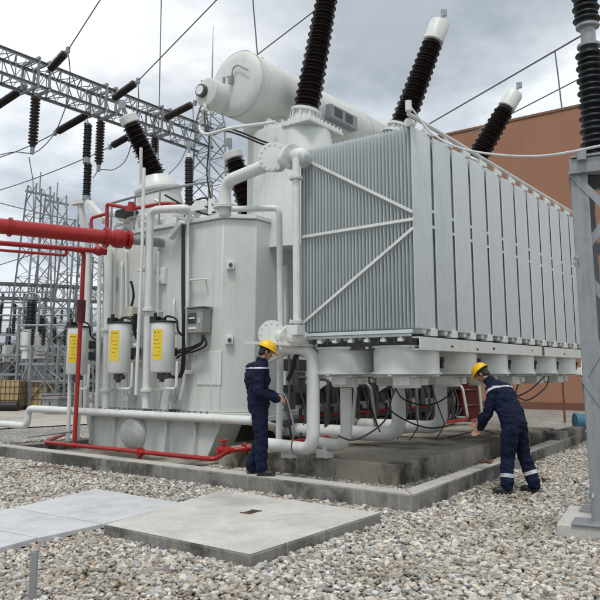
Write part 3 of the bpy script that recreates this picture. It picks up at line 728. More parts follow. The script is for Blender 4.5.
# tie rods between plates
for zt in (RZ0+(RZ1-RZ0)*.52, RZ0+(RZ1-RZ0)*.60):
    mbp.bar((RW-.03, YR+.004, zt), (RW-.03, RL-.004, zt), .01, .012); mbp.box((RW+.03, YR+.03, zt), (.09,.04,.045))
R0 = mbp.build('radiator', 'grey', T, ang=50); R0.location = Vector((XR,0,0)) ; R0.data.transform(Matrix.Translation(T.location)); R0.location -= T.location
hmb = MB()
for z in (RZ0-.01, RZ1-.10):
    hmb = MB(); hmb.cyl((RW/2, YR+.03, z), (RW/2, RL+.02, z), .058, n=14); H0 = hmb.build('radiator_header', 'grey', None); H0.parent = R0
lmb = MB()
lmb.box((RW-.02, YR+.05, RZ1+.035), (.14,.12,.09)); lmb.cyl((RW+.03, YR-.02, RZ1+.03), (RW+.03, YR+.12, RZ1+.03), .04, n=10); lmb.box((RW-.05,YR+.05,RZ1+.09), (.04,.05,.05))
L0 = lmb.build('lifting_lug', 'white2', None, bev=.006); L0.parent = R0
lmb = MB(); lmb.box((RW-.06, YR+.06, RZ0-.04), (.16,.14,.10)); lmb.cyl((RW-.15, YR+.05, RZ0-.07), (RW-.10, YR+.05, RZ0-.03), .03, n=8)
L0 = lmb.build('bottom_foot', 'white2', None, bev=.006); L0.parent = R0
for k in range(1, NR):
    c = copy_tree(R0, T); c.location = R0.location + Vector((RP*k, 0, 0))
# strap bars across the first radiator
mb = MB()
for a, b_ in (((302,158),(413,212)), ((302,237),(413,219)), ((303,323),(413,228))):
    p = W(*a, X=XR-.012); q_ = W(*b_, X=XR-.012); mb.bar(p, q_, .012, .045, up=(0,0,1) if False else (1,0,0)) if False else mb.bar(p, q_, .02, .042)
mb.build('strap_bar', 'white2', T, bev=.003)
# top pipe above the radiators with a nozzle elbow at its near end
mb = MB(); zz = RZ1+.16
mb.tube([(XR-.08,YR-.02,zz+.06), (XR+.05,YR+.06,zz+.02), (XR+NR*RP,YR+.06,zz)], .032, 10); mb.cyl((XR-.1,YR-.02,zz-.0),(XR-.1,YR-.02,zz+.14), .045)
for k in range(NR): mb.cyl((XR+RW*.9+k*RP,YR+.06,RZ1+.04),(XR+RW*.9+k*RP,YR+.06,zz), .018, n=8)
mb.cyl((XR-.02,YR+.04,zz-.12),(XR+.1,YR+.04,zz-.12), .06); mb.build('top_rail', 'white2', T)
mb = MB(); mb.tube(curve([(XR-.05,YR-.04,zz+.05), W(432,133,d=9.0), W(460,148,d=8.3), W(500,155,d=7.6), W(540,156,d=7.0), W(571,152,d=6.75), W(600,146,d=6.6), W(640,140,d=6.4)], 8), .014, 10)
tag(mb.build('conduit', 'galvlight'), 'pale conduit sagging from the radiator corner to the steel stand on the right', 'conduit')
# frame under the radiators
XE = XR+NR*RP
mb = MB()
zf = RZ0-.075
mb.span((XR-.06,YR+.10,zf-.035),(XR+.05,RL,zf)); mb.span((XR-.09,YR+.02,zf+.005),(XR-.05,RL,zf+.05))
mb.build('bottom_plate', 'grey', T, bev=.004)
mb = MB(); zb = zf-.04
mb.span((XR+.02,YR-.035,zb-.17),(XE-.15,YR-.02,zb+.0)); mb.span((XR+.02,YR-.018,zb-.17),(XE-.15,YR+.10,zb-.155)); mb.span((XR+.02,YR-.018,zb-.015),(XE-.15,YR+.10,zb))
mb.span((XR+.3,RL-.1,zb-.17),(XE-.15,RL,zb)); mb.build('support_beam', 'white', T, bev=.004)
mb = MB()
for k in range(22):
    x = XR+.15+k*.33; 
    zz_ = zb-.05-.07*rng2.random(); x += .2*rng2.random()
    if rng2.random() < .25: mb.lathe([(.02+.02*rng2.random(),0),(.012,.0035)], (x,YR-.0355,zz_), (0,-1,0), 7, ell=(1.6,.6))
mb.box((XR+.62*NR*RP,YR-.04,zb-.08),(.10,.01,.15)); mb.build('rust_mark', 'rust', T)
mb = MB()
for k in range(NR):
    x = XR+.28+k*RP; mb.span((x-.05,YR+.12,zb-.15),(x+.05,RL-.12,zb-.02))
for k in range(16): 
    y = YR+.1+k*.12; mb.cyl((XR+.02,y,zf-.12),(XR+.02,y,zf-.035), .022, n=8)
mb.build('cross_beam', 'darkgrey', T)
mb = MB()
for k in range(7): y = YR+.22+k*.26; mb.cyl((XR-.02,y,zf-.10),(XR-.02,y,zf-.035), .026, n=10); mb.box((XR-.02,y,zf-.075),(.07,.07,.04))
mb.build('valve_stub', 'white2', T)
mb = MB()    # legs that carry the bank, inside the fans
for x in (XR+3.15, XR+5.7):
    mb.span((x-.08,YR+.2,zb-.34),(x+.08,TS+.01,zb-.175)); mb.add([(x-.02,TS+.01,zb-.34),(x-.02,TS-1.3,zb-.34),(x-.02,TS+.01,.95),(x+.02,TS+.01,zb-.34),(x+.02,TS-1.3,zb-.34),(x+.02,TS+.01,.95)],[(0,1,2),(5,4,3),(0,3,4,1),(1,4,5,2),(2,5,3,0)])
mb.build('support_arm', 'white', T, bev=.006)
# fans
FZ1 = 1.955; FZ0 = 1.57; FR = .455
def fan(x, y, r=FR):
    mb = MB()
    mb.lathe([(r-.012,0),(r,0),(r+.035,.001),(r+.035,.028),(r+.004,.03),(r,.06),(r,FZ1-FZ0-.03),(r+.03,FZ1-FZ0-.028),(r+.03,FZ1-FZ0),(r-.012,FZ1-FZ0),(r-.012,0)], (x,y,FZ0), (0,0,1), 48, caps=False)
    fo = mb.build('fan', 'white', T, ang=40)
    mb = MB(); mb.lathe([(.10,-.02),(.12,.03),(.12,.24),(.06,.27)], (x,y,FZ0), (0,0,1), 20)
    mb.lathe([(.17,-.19),(.20,-.18),(.20,-.05),(.14,-.02)], (x,y,FZ0-.0), (0,0,1), 14); mb.box((x-.2,y-.06,FZ0-.09),(.16,.24,.12)); mb.box((x+.12,y-.16,FZ0-.10),(.16,.14,.10)); mb.build('fan_motor', 'white2', fo, bev=.006)
    mb = MB()
    for k in range(7):
        t = 2*math.pi*k/7; u = Vector((math.cos(t), math.sin(t), 0)); v = Vector((-u.y,u.x,0)); c = Vector((x,y,FZ0+.14))
        p = [c+u*.10-v*.05+Vector((0,0,.03)), c+u*.10+v*.05-Vector((0,0,.03)), c+u*(r-.03)+v*.13-Vector((0,0,.05)), c+u*(r-.03)-v*.07+Vector((0,0,.06))]
        mb.add(p+[a-Vector((0,0,.006)) for a in p], [(0,1,2,3),(7,6,5,4),(0,4,5,1),(1,5,6,2),(2,6,7,3),(3,7,4,0)])
    mb.build('fan_blade', 'darkgrey', fo)
    mb = MB()
    mb.box((x,y,FZ0-.015),(2*r+.05,.06,.02)); mb.box((x,y,FZ0-.017),(.06,2*r+.05,.02)); mb.box((x,y+.0,FZ0-.03),(r*1.3,r*1.3,.022)); 
    for rr in (.22,.32,.42): mb.lathe([(rr-.004,0),(rr+.004,0),(rr+.004,.008),(rr-.004,.008),(rr-.004,0)], (x,y,FZ0-.014), (0,0,1), 32, caps=False)
    mb.build('fan_guard', 'white', fo)
    mb = MB(); d = Vector((-.25,-.97,0)).normalized(); c = Vector((x+.30,y-.34,FZ0+.2)); mb.cyl(c, c+Vector((.05,-.06,0)), .035); mb.box(c+Vector((.03,-.03,-.06)),(.05,.05,.12)); mb.build('cable_gland', 'black', fo)
for k in range(6):
    fan(XR+.57+k*1.27, YR+.47)
    fan(XR+.57+k*1.27, YR+.47+1.02, FR*.97)
# fan hangers
mb = MB()
for k in range(6):
    for dx_ in (-.42,.42):
        for y in (YR+.12, YR+.85, YR+1.15): mb.bar((XR+.57+k*1.27+dx_,y,FZ1-.01),(XR+.57+k*1.27+dx_,y,zb-.14), .03)
mb.build('fan_hanger', 'white2', T)
# big lower oil pipes from the bank to the tank
mb = MB()
def low(px, ytop, yel, xend, z, dd, r, yend=None):
    a = W(px,ytop,d=dd); b_ = W(px+1,yel,d=dd); b_.x, b_.y = a.x, a.y; b_.z = z
    c = b_ + Vector((-.35,.95,0)).normalized()*1.6; return [a, b_, c]
for args in ((313,352,440,0,.50,10.4,.095),(346,388,437,0,.50,10.9,.09)):
    pts = low(*args[:7]); mb = MB(); 
    if args[0] == 313: pts = [W(303,348,d=10.4)+Vector((-.25,.25,.0)), W(313,352,d=10.4)] + [pts[1], W(264,440,d=11.3)]; pts[1].z = pts[0].z; pts[3].z = pts[2].z; pts[1].x, pts[1].y = pts[2].x, pts[2].y
    else: pts = [pts[0], pts[1], W(312,438,d=11.6)]; pts[2].z = pts[1].z
    mb.tube(pts, args[6], 22, .26); mb.flange(pts[-2]+Vector((0,0,.5)), (0,0,1), .16, .02, 8) if False else None
    mb.build('suction_pipe', 'white2', T)
for px, dd, pe in ((398,12.6,362),(440,14.2,408)):
    a = W(px,372,d=dd); b_ = Vector((a.x,a.y,.52)); c_ = Vector((a.x-.25,TS+.1,.52))
    mb = MB(); mb.tube([a,b_,c_], .125, 20, .3); mb.build('suction_pipe', 'white2', T)
mb = MB()
for px, yy in ((290,451),(325,442)): q_ = W(px,yy,d=11.2); mb.span((q_.x-.1,q_.y-.1,.3),(q_.x+.1,q_.y+.1,.40)); mb.cyl((q_.x,q_.y,.3),(q_.x,q_.y,.5), .04)
mb.build('pipe_saddle', 'white2', T, bev=.006)
# black cables hanging under the fans and by the tank
mb = MB()
for pts, dd in (([(397,385),(391,400),(385,420),(368,434),(352,440),(338,436)],9.9),([(375,384),(385,405),(405,420),(430,428),(455,424)],11),([(460,372),(452,392),(430,405),(405,400),(395,388)],12),([(509,378),(503,388),(515,396),(530,390),(545,376)],13.2),([(521,378),(516,394),(528,400),(545,388),(549,376)],13.2),([(365,382),(372,410),(380,432)],11.8)):
    mb.tube(curve([W(a,b_,d=dd) for a,b_ in pts]), .012, 8)
mb.tube(curve([W(303,352,d=10.5), W(296,356,d=10.6), W(293,368,d=10.7), W(288,380,d=10.8)]), .035, 8)
for k in (1,2,4): mb.tube(curve([W(378+k*13,384,d=12.5), W(382+k*15,405+3*k,d=12.6), W(392+k*13,425,d=12.7), W(384+k*13,440,Z=.315)]), .010, 6)
mb.build('hanging_cable', 'black', T)
# tank side machinery, plus dark clutter added to deepen shade under the bank
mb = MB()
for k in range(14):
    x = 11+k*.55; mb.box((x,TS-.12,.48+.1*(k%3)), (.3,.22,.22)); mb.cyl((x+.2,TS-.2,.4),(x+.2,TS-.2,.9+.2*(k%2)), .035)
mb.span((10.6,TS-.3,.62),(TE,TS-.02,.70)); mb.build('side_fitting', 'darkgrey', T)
mb = MB(); rk = random.Random(4)  # trays, boxes and cables added; their dark colour deepens the shade here
mb.span((10.5,TS-.34,.98),(18.8,TS-.30,1.36)); mb.span((10.5,TS-.33,1.62),(18.8,TS-.29,1.84))
for k in range(30):
    x = 10.6+k*.275; mb.box((x,TS-.4,.95+.5*rk.random()), (.14+.12*rk.random(),.16,.2+.25*rk.random()))
    mb.tube(curve([(x,TS-.38,1.95),(x+rk.uniform(-.1,.1),TS-.45,1.4),(x+rk.uniform(-.25,.25),TS-.55,.8),(x+rk.uniform(-.3,.3),TS-.5,.34)],5), .022, 6)
mb.build('dark_filler', 'darkgrey', T)
for k in range(9):
    x = 10.8+k*.9; mb = MB(); mb.tube([(x,TS-.35,1.5),(x,TS-.9-.3*rk.random(),1.5-.3*rk.random()),(x+.1,TS-1.0,.45),(x+.5,TS-.5,.42)], .035, 10, .12); mb.build('small_pipe', rk.choice(('white','darkgrey','galv')), T)
mb = MB()
for k in range(7): x = 10.9+k*1.2; mb.box((x,TS-.05,2.3),(.08,.10,2.8))
mb.build('tank_stiffener', 'white', T, bev=.006)

# ------------------------------------------------------------------ red fire pipes
fp = thing('fire_main', (7, 11.5, 0), 'thick bright red fire pipe entering from the left with a bolted flange', 'fire pipe')
r0 = W(0,226,Z=4.2); r1 = W(112,238,Z=4.2); dr = (r1-r0).normalized(); rs = r0-dr*4.5
mb = MB(); mb.tube([rs, r1], .140, 28); mb.build('pipe', 'red', fp)
mb = MB(); mb.flange(r1-dr*.12, dr, .205, .03, 10); mb.lathe([(.14,0),(.18,.04),(.19,.12),(.18,.22),(.12,.3)], r1, dr, 24); mb.flange(r1+dr*.34, dr, .19, .03, 10); mb.flange(r1-dr*1.9, dr, .175, .025, 8); mb.build('flange', 'red', fp)
mb = MB(); mb.cyl(r1+dr*.3, Vector((TX,(r1+dr*1.2).y,r1.z)), .09); mb.build('nozzle', 'galv', fp)
sp = thing('sprinkler_pipe', (8.6, 11.5, 0), 'thin red sprinkler pipework with a riser, valves and low run along the kerb', 'fire pipe')
def rpipe(pts, r, bend=.08, name='pipe'):
    mb = MB(); mb.tube(pts, r, 12, bend); return mb.build(name, 'red', sp)
s0 = W(0,243,Z=4.0); s1 = W(99,251,Z=3.98); ds = (s1-s0).normalized()
rpipe([s0-ds*4.5, s1], .05); rpipe([s0-ds*4.5-Vector((0,0,.12)), s1-ds*.62-Vector((0,0,.14)), s1-ds*.62-Vector((0,0,.02))], .028, .05)
mb = MB(); mb.ball(s1, .10); mb.cyl(s1-ds*.1, s1+ds*.15, .075); mb.build('joint', 'red', sp)
xs = 8.42
rt = W(84,252,X=xs); rb_ = W(80,438,X=xs); rb_.y = rt.y
rpipe([s1-ds*.55, rt, (rt.x,rt.y,.30)], .042, .1)
mb = MB(); a = W(84,300,X=xs); b_ = W(84,322,X=xs); mb.cyl((rt.x,rt.y,b_.z),(rt.x,rt.y,a.z), .085); mb.build('strainer', 'darkred', sp)
rpipe([s1+Vector((0,0,0)), W(92,232,X=TX-.4), W(91,218,X=TX-.4), W(106,214,X=TX-.2)], .035)
rpipe([W(107,232,X=TX-.3), W(107,204,X=TX-.3), W(132,209,X=TX-.2), W(165,203,X=TX+.2), W(185,206,X=TX+.5)], .04)
mb = MB(); p = W(131,208,X=TX-.2); mb.cyl(p-Vector((0,0,.06)), p+Vector((0,0,.12)), .07); mb.box(p, (.12,.22,.1)); mb.build('valve', 'red', sp)
xl = 8.42; k0 = W(45,437,X=xl); k1 = W(140,453,X=xl); k2 = W(215,459.5,X=xl); k3 = W(243,450,X=xl+.3); k4 = W(300,446,X=11)
k4 = W(236,447,X=9.05); zl = k1.z+.02
for k_ in (k0,k1,k2): k_.z = zl
k3.z = .36; k4.z = .40
rpipe([W(75,430,X=10), k0, k2, Vector((9.0,8.3,.30)), Vector((9.6,7.6,.42)), Vector((17,7.6,.42))], .038, .15)
mb = MB(); mb.tube([(11,8.3,.75),(17.5,8.3,.75)], .035, 10); mb.build('pipe', 'red', sp)
mb = MB(); mb.ball((rt.x,rt.y,zl), .06); mb.build('joint', 'red', sp)
mb = MB(); mb.cyl((xl,k1.y,-.02),(xl,k1.y,zl+.07), .034); mb.cyl((xl,k1.y,zl-.07),(xl,k1.y,zl+.07), .055); mb.cyl((xl,k1.y-.10,zl),(xl,k1.y+.10,zl), .052); mb.build('tee_joint', 'red', sp)
v0 = Vector((8.9,8.33,.31))
mb = MB(); mb.cyl(v0-Vector((.1,-.06,0)), v0+Vector((.1,-.06,0)), .07); mb.cyl(v0, v0+Vector((0,0,.16)), .03)
for k in range(8):
    t = 2*math.pi*k/8; t2 = 2*math.pi*(k+1)/8; mb.tube([v0+Vector((.07*math.cos(t),.07*math.sin(t),.16)), v0+Vector((.07*math.cos(t2),.07*math.sin(t2),.16))], .014, 6)
mb.flange(v0+Vector((.3,-.2,.02)), (.8,-.5,.1), .10, .02, 6); mb.build('valve', 'red', sp)

# red drum behind the bending worker
p = W(469,421,Z=.30); rd = thing('steel_drum', (p.x,p.y,.3), 'dark red ribbed steel drum standing on the plinth under the radiators', 'drum')
mb = MB(); r = .36; prof = [(r-.02,0),(r,.01),(r,.03),(r-.02,.04)]
for z in (.42,.82): prof += [(r-.02,z-.03),(r,z),(r-.02,z+.03)]
prof += [(r-.02,1.18),(r,1.19),(r,1.22),(r-.02,1.22)]; mb.lathe(prof, p, (0,0,1), 32); mb.build('body', 'darkred', rd)
mb = MB(); mb.cyl(p+Vector((.1,.1,1.22)), p+Vector((.1,.1,1.25)), .05); mb.build('bung', 'galv', rd)

# ------------------------------------------------------------------ brown building and small things by it
bx = 31.8; yl = 26; b0 = W(600,102,X=bx).z; b1 = b0
bz = W(583,106,X=bx).z
bg = thing('brown_building', (bx, 10, 0), 'large plain brown rendered building with a flat roof behind the radiators', 'building')
mb = MB(); mb.span((bx,-6,-.1),(bx+25,16.2,bz)); mb.build('wall', 'wall', bg, bev=.03)
mb = MB(); mb.span((bx-.04,-6.05,bz+.001),(bx+25.05,16.25,bz+.12)); mb.build('roof_edge', plain('coping', (.20,.10,.065), .7, var=.1), bg)
mb = MB(); mb.span((bx-.05,-6,-.05),(bx-.001,16.2,.28)); mb.build('plinth', plain('plinth_brown', (.16,.07,.045), .8, var=.1), bg)
p = W(572,371,d=23.0); mb = MB(); mb.box(p, (.12,.9,.22)); w_ = mb.build('white_board', 'whiteplate'); w_['label'] = 'small white board on posts in front of the brown wall'; w_['category'] = 'board'
w_.name = 'board_face'; wb = thing('notice_board', (p.x,p.y,0), 'blank white board on two thin posts before the brown wall', 'board')
w_.parent = wb; w_.data.transform(Matrix.Translation(-wb.location)); del w_['label']; del w_['category']
mb = MB()
for dy in (-.35,.35): mb.span((p.x+.07,p.y+dy-.03,0),(p.x+.12,p.y+dy+.03,p.z+.05))
mb.build('post', 'rust', wb)
p = W(579,410,Z=.0); p = W(574,408,d=20.5); r = .21
mb = MB(); mb.lathe([(r,0),(r,2.2)], (p.x,p.y,r), Rv, 28); mb.lathe([(r+.03,0),(r+.03,.1)], (p.x,p.y,r), Rv, 28)
tag(mb.build('blue_pipe', 'blue'), 'blue pipe section lying on the gravel near the brown building', 'pipe')

# ------------------------------------------------------------------ steel stand with post insulator on the right
ST = Vector((8.75, 2.15, 0)); 
st = thing('insulator_stand', W(620,520,Z=0), 'grey steel lattice stand carrying a tall black insulator at the right edge', 'insulator stand')
dS = 7.15
base = W(597,524,Z=.12); dS = base.dot(FH)
top = W(573,168,d=dS); 
ray_ = (base*1.0); ray_.z = 0; uy = (ray_.normalized()+Rv*.10).normalized(); ux = Vector((uy.y,-uy.x,0))
mb = MB()
cf = [W(560,526,Z=.12), W(592,511,Z=.12)]
c_ = base + ux*.55 + uy*.45
mb.prism([tuple((base+ux*a+uy*b2).to_2d()) for a, b2 in ((-.36,-.16),(.9,-.16),(.9,.95),(-.36,.95))], -.1, .12)
mb.build('concrete_footing', 'slab', st, bev=.015)
lw = .75
legs = []
for a, b2 in ((0,0),(lw,0),(lw,lw),(0,lw)):
    legs.append((base+ux*(a-.04)+uy*(b2), top+ux*(a*1.0-.03)+uy*(b2)))
mb = MB()
def Lsec(p0, p1, w, t, su, sv):
    a = (p1-p0).normalized(); u = (ux*su - a*(ux*su).dot(a)).normalized(); v = (uy*sv - a*(uy*sv).dot(a)).normalized(); L = (p1-p0).length; c = (p0+p1)/2
    Rm = Matrix((a,u,a.cross(u))).transposed(); mb.box(c+u*(w/2), (L,w,t), m=Rm)
    Rm = Matrix((a,v,a.cross(v))).transposed(); mb.box(c+v*(w/2+t/2), (L,w,t), m=Rm)
for k, (p0, p1) in enumerate(legs): 
    z0 = p0.copy(); z0.z = .12; Lsec(z0, p1, .17, .012, (1,-1,-1,1)[k], (1,1,-1,-1)[k])
mb.build('leg', 'galv', st, bev=.002)
mb = MB(); hts = [.35, 1.55, 2.75, top.z-.05]
for f_ in range(4):
    a0, a1 = legs[f_]; b0_, b1_ = legs[(f_+1) % 4]
    for i in range(len(hts)-1):
        def at(l, z): t = (z-l[0].z)/(l[1].z-l[0].z); return l[0].lerp(l[1], t)
        off = (ux if f_ % 2 else uy)*(-.014 if f_ in (0,3) else .014)
        p, q_ = (at((a0,a1),hts[i]), at((b0_,b1_),hts[i+1])) if (i+f_) % 2 else (at((b0_,b1_),hts[i]), at((a0,a1),hts[i+1]))
        mb.bar(p+off, q_+off,   .08, .009, up=uy if f_ % 2 == 0 else ux)
        if f_ in (0,3): 
            p, q_ = (at((b0_,b1_),hts[i]), at((a0,a1),hts[i+1])) if (i+f_) % 2 else (at((a0,a1),hts[i]), at((b0_,b1_),hts[i+1])); mb.bar(p-off*1.6, q_-off*1.6,   .08, .009, up=uy if f_ % 2 == 0 else ux)
mb.build('brace', 'galv', st)
mb = MB()
for k, (p0, p1) in enumerate(legs):
    mb.box((p0.x,p0.y,.13), (.36,.36,.02), rot=math.atan2(uy.y,uy.x))
    mb.cyl((p0.x-.09,p0.y,.13),(p0.x-.09,p0.y,.19), .014, n=8); mb.cyl((p0.x+.05,p0.y-.09,.13),(p0.x+.05,p0.y-.09,.19), .014, n=8)
mb.build('base_plate', 'galv', st, bev=.003)
mb = MB(); zt = top.z
Rm = Matrix((ux, uy, Vector((0,0,1)))).transposed(); ct = top + ux*(lw/2+.1) + uy*(lw/2)
mb.box(Vector((ct.x,ct.y,zt+.0))+uy*(-lw/2-.02), (lw+.26,.10,.16), m=Rm); mb.box(Vector((ct.x,ct.y,zt))+uy*(lw/2+.02), (lw+.26,.10,.16), m=Rm)
mb.box(Vector((ct.x,ct.y,zt+.002))-ux*(lw/2+.06), (.10,lw-.08,.15), m=Rm); mb.box(Vector((ct.x,ct.y,zt+.095)), (lw+.22,lw+.2,.02), m=Rm)
mb.cyl(top+Vector((0,0,.04))-uy*.1+ux*.1, top+Vector((0,0,.16))-uy*.1+ux*.1, .05)
mb.build('top_frame', 'galv', st, bev=.003)
ib = W(596,146,d=dS+.15); ib.z = zt+.11
it = W(589,48,d=dS+.15); jt = W(587,25,d=dS+.15); tt = W(582,-60,d=dS+.15)
ia = (it-ib).normalized()
mb = MB(); mb.lathe(shedprof((it-ib).length, .105, .165, 17, .92, alt=True), ib, ia, 32); mb.build('insulator', 'blackins', st, ang=60)
mb = MB(); mb.lathe(shedprof((tt-jt).length, .10, .15, 14, .95, alt=True), jt, ia, 32); mb.build('insulator', 'blackins', st, ang=60)
mb = MB(); mb.lathe([(.09,0),(.125,.005),(.125,.035),(.08,.045),(.08,(jt-it).length-.045),(.125,(jt-it).length-.035),(.125,(jt-it).length-.005),(.09,(jt-it).length)], it, ia, 28)
mb.lathe([(.15,-.10),(.15,-.07),(.11,-.06),(.11,.0)], ib, ia, 28); mb.build('joint_fitting', 'galv', st)

# ------------------------------------------------------------------ gantry, insulator strings, wires
GY = 21.2
g0 = W(0,65,Y=GY); g1 = W(206,140,Y=GY); gz = (g0.z+g1.z)/2; gb = .86
gx0, gx1 = g0.x-9, g1.x
gn = thing('gantry', (gx1,GY,0), 'galvanised lattice gantry with a tall tower and lightning rod behind the tank', 'gantry')
mb = MB(); latt(mb, (gx0,GY,gz), (gx1,GY,gz), gb, gb, 44, .085, .045); mb.build('beam', 'galv', gn)
mb = MB(); latt(mb, (gx1+.3,GY,0), (gx1+.3,GY,gz+.6), 1.6, .9, 20, .10, .055, (1,0,0)); latt(mb, (gx1+.3,GY,gz+.6), (gx1+.3,GY,gz+2.6), 1.0, .25, 5, .09, .05, (1,0,0)); mb.build('tower', 'galv', gn)
mb = MB(); tz = gz+2.6; lr = W(207,22,Y=GY).z; mb.cyl((gx1+.3,GY,tz),(gx1+.3,GY,lr), .035, .012, n=8)
for a in range(5): t = a*1.26; mb.bar((gx1+.3,GY,tz), (gx1+.3+.5*math.cos(t),GY+.5*math.sin(t),tz+.2), .05)
mb.build('lightning_rod', 'galv', gn)
mb = MB(); 
for px in (36, 103, 158):
    q_ = W(px, 76+(px-30)*.36, Y=GY); [mb.box((q_.x+dx_,GY,gz+dz_), (.09,gb+.2,.09)) for dx_ in (-.22,.22) for dz_ in (-gb/2-.08,gb/2+.08)]; [mb.box((q_.x+dx_,GY+dy_,gz), (.07,.07,gb)) for dx_ in (-.22,.22) for dy_ in (-gb/2-.06,gb/2+.06)]
mb.build('string_bracket', 'galv', gn)
def wire(pts, lab, r=.022, grp='overhead wires', cat='wire'):
    mb = MB(); mb.tube(pts, r, 6); return tag(mb.build('overhead_wire', 'wire'), lab, cat, grp)
def string(p0, p1, lab, r=.16, n=None):
    p0 = Vector(p0); p1 = Vector(p1); L = (p1-p0).length; t = thing('string_insulator', p0, lab, 'insulator', 'insulator strings on the gantry')
    a = (p1-p0).normalized(); mb = MB(); mb.lathe(shedprof(L-.3, r*.55, r, n or int(L/.085), 1.0, alt=False), p0+a*.15, a, 16); mb.build('porcelain', 'porcelain', t, ang=60)
    mb = MB(); mb.cyl(p0, p0+a*.18, .05, n=8); mb.cyl(p1-a*.18, p1, .06, n=8); mb.box(p1, (.1,.12,.2)); mb.build('end_fitting', 'galv', t)
    return t
S = []
names = ['at the left end of the gantry beam', 'at the middle of the gantry beam', 'nearest the lattice tower']
rows = [((47,72),(68,50),(27,86),(-12,112)), ((111,100),(138,81),(90,113),(55,133)), ((163,119),(195,103),(140,130),(110,147))]
for k, (a, b_, c_, d_) in enumerate(rows):
    xk = W(*a, Y=GY-gb/2).x; pa = Vector((xk,GY-gb/2-.02,W(*a,Y=GY-gb/2).z)); pb_ = W(*b_, X=xk); S.append((pa,pb_,xk))
    string(pa, pb_, 'sloping insulator above the beam '+names[k], .145)
    xk2 = W(*c_, Y=GY+gb/2).x; pc = W(*c_, Y=GY+gb/2+.02); pd_ = W(*d_, X=xk2); string(pc, pd_, 'sloping insulator behind the beam '+names[k], .145); S.append((pc,pd_,xk2))
wire(sagline(S[0][1], W(118,-28,X=S[0][2]), .0), 'overhead wire rising from the left gantry insulator to the frame top')
wire(sagline(S[2][1], W(236,-20,X=S[2][2]), .0), 'overhead wire rising from the middle gantry insulator to the frame top')
wire([S[4][1], W(253,58,X=S[4][2]), W(313,12,X=S[4][2]), W(345,-12,X=S[4][2])], 'overhead wire passing behind the conservator')
wire(sagline(S[3][1], W(-30,164,X=S[3][2]), .2), 'overhead wire running left from the middle far insulator')
wire(sagline(S[5][1], W(-30,198,X=S[5][2]), .2), 'lowest overhead wire running left under the gantry')
for k, (px, y0, y1) in enumerate(((36,93,152),(101,117,169),(155,134,158))):
    a = W(px,y0,Y=GY); a.x = a.x; b_ = Vector((a.x,a.y,W(px-1,y1,Y=GY).z)); string(a, b_, 'hanging string of dark discs '+names[k], .17, 14 if k < 2 else 6)
wire(curve([W(55,133,Y=GY), W(45,145,Y=GY), W(33,153,Y=GY), W(15,152,Y=GY), W(0,155,Y=GY), W(-20,160,Y=GY)]), 'drooping jumper wire below the left hanging insulator', .018)
wire(curve([W(68,50,X=S[0][2]), W(70,75,Y=GY-1), W(66,105,Y=GY-.5), W(56,132,Y=GY)]), 'jumper wire looping down from the left sloping insulator', .018)
wire(curve([W(138,82,X=S[2][2]), W(138,110,Y=GY-1), W(128,155,Y=GY), W(115,169,Y=GY), W(100,170,Y=GY), W(93,178,Y=GY)]), 'jumper wire looping under the middle of the gantry', .018)
wire(curve([W(193,104,X=S[4][2]), W(192,130,Y=GY), W(180,162,Y=GY), W(160,178,Y=GY), W(156,160,Y=GY)]), 'jumper wire looping down beside the lattice tower', .018)
wire([W(29,157,Y=GY), W(33,180,Y=GY), W(34,240,Y=GY)], 'thin vertical dropper wire at the left of the picture', .015)
wire([W(161.5,-10,d=24), W(158,162,d=24)], 'thin vertical wire crossing the gantry beam right of its middle', .02)
wire(curve([W(252,-10,d=18), W(255,25,d=18), W(258,62,d=18)]), 'thin wire coming down onto the conservator', .02)
wire([W(429,124,d=22), W(579,37,d=16), W(640,0,d=14)], 'upper wire sloping up to the black insulator on the right', .022)
wire([W(470,134,d=24), W(513,113,d=24), W(579,79,d=22), W(640,45,d=20)], 'lower wire sloping over the brown building', .022)
wire([W(555,52,d=17), W(558,75,d=17), W(562,110,d=17)], 'short dropper wire hanging above the brown building', .018)
wire(curve([W(-20,198,d=26), W(40,213,d=26), W(78,221,d=26)]), 'wire sagging across the sky behind the red pipes', .02)
wire([W(-10,268,d=28), W(34,254,d=28)], 'short wire at the left edge below the red pipes', .018)

# ------------------------------------------------------------------ distant substation on the left
def tower(px, ybase_z, d, ztop, w0, w1, lab, n=14):
    p = W(px,300,d=d); t = thing('lattice_tower', (p.x,p.y,0), lab, 'lattice tower', 'lattice towers beyond the tank')
    mb = MB(); latt(mb, (p.x,p.y,0), (p.x,p.y,ztop), w0, w1, n, .085, .05, (1,0,0)); mb.build('mast', 'galv', t)
    mb = MB(); mb.cyl((p.x,p.y,ztop-.42),(p.x,p.y,ztop+.7),.035,n=8); mb.bar((p.x-w1,p.y,ztop-.4),(p.x+w1,p.y,ztop-.4),.1); mb.build('peak_rod', 'galv', t); return p
t1 = W(42,186,d=34).z
tower(33,0,34,t1,1.7,.75,'lattice tower leftmost behind the breather canisters'); tower(51,0,37,t1+.3,1.7,.75,'lattice tower just right of the upright black insulator'); tower(74,0,30,W(78,222,d=30).z,1.5,.75,'lattice tower rising behind the red riser pipe'); tower(90,0,40,W(90,255,d=40).z,1.6,.9,'small far lattice tower half hidden by the tank')
mb = MB(); q_ = W(-60,284,d=33); r_ = W(105,296,d=36); q_.z = r_.z = W(40,290,d=34).z
latt(mb, q_, r_, .7, .7, 30, .09, .055); tag(mb.build('low_gantry_beam', 'galv'), 'lower lattice beam linking the far towers', 'gantry beam')
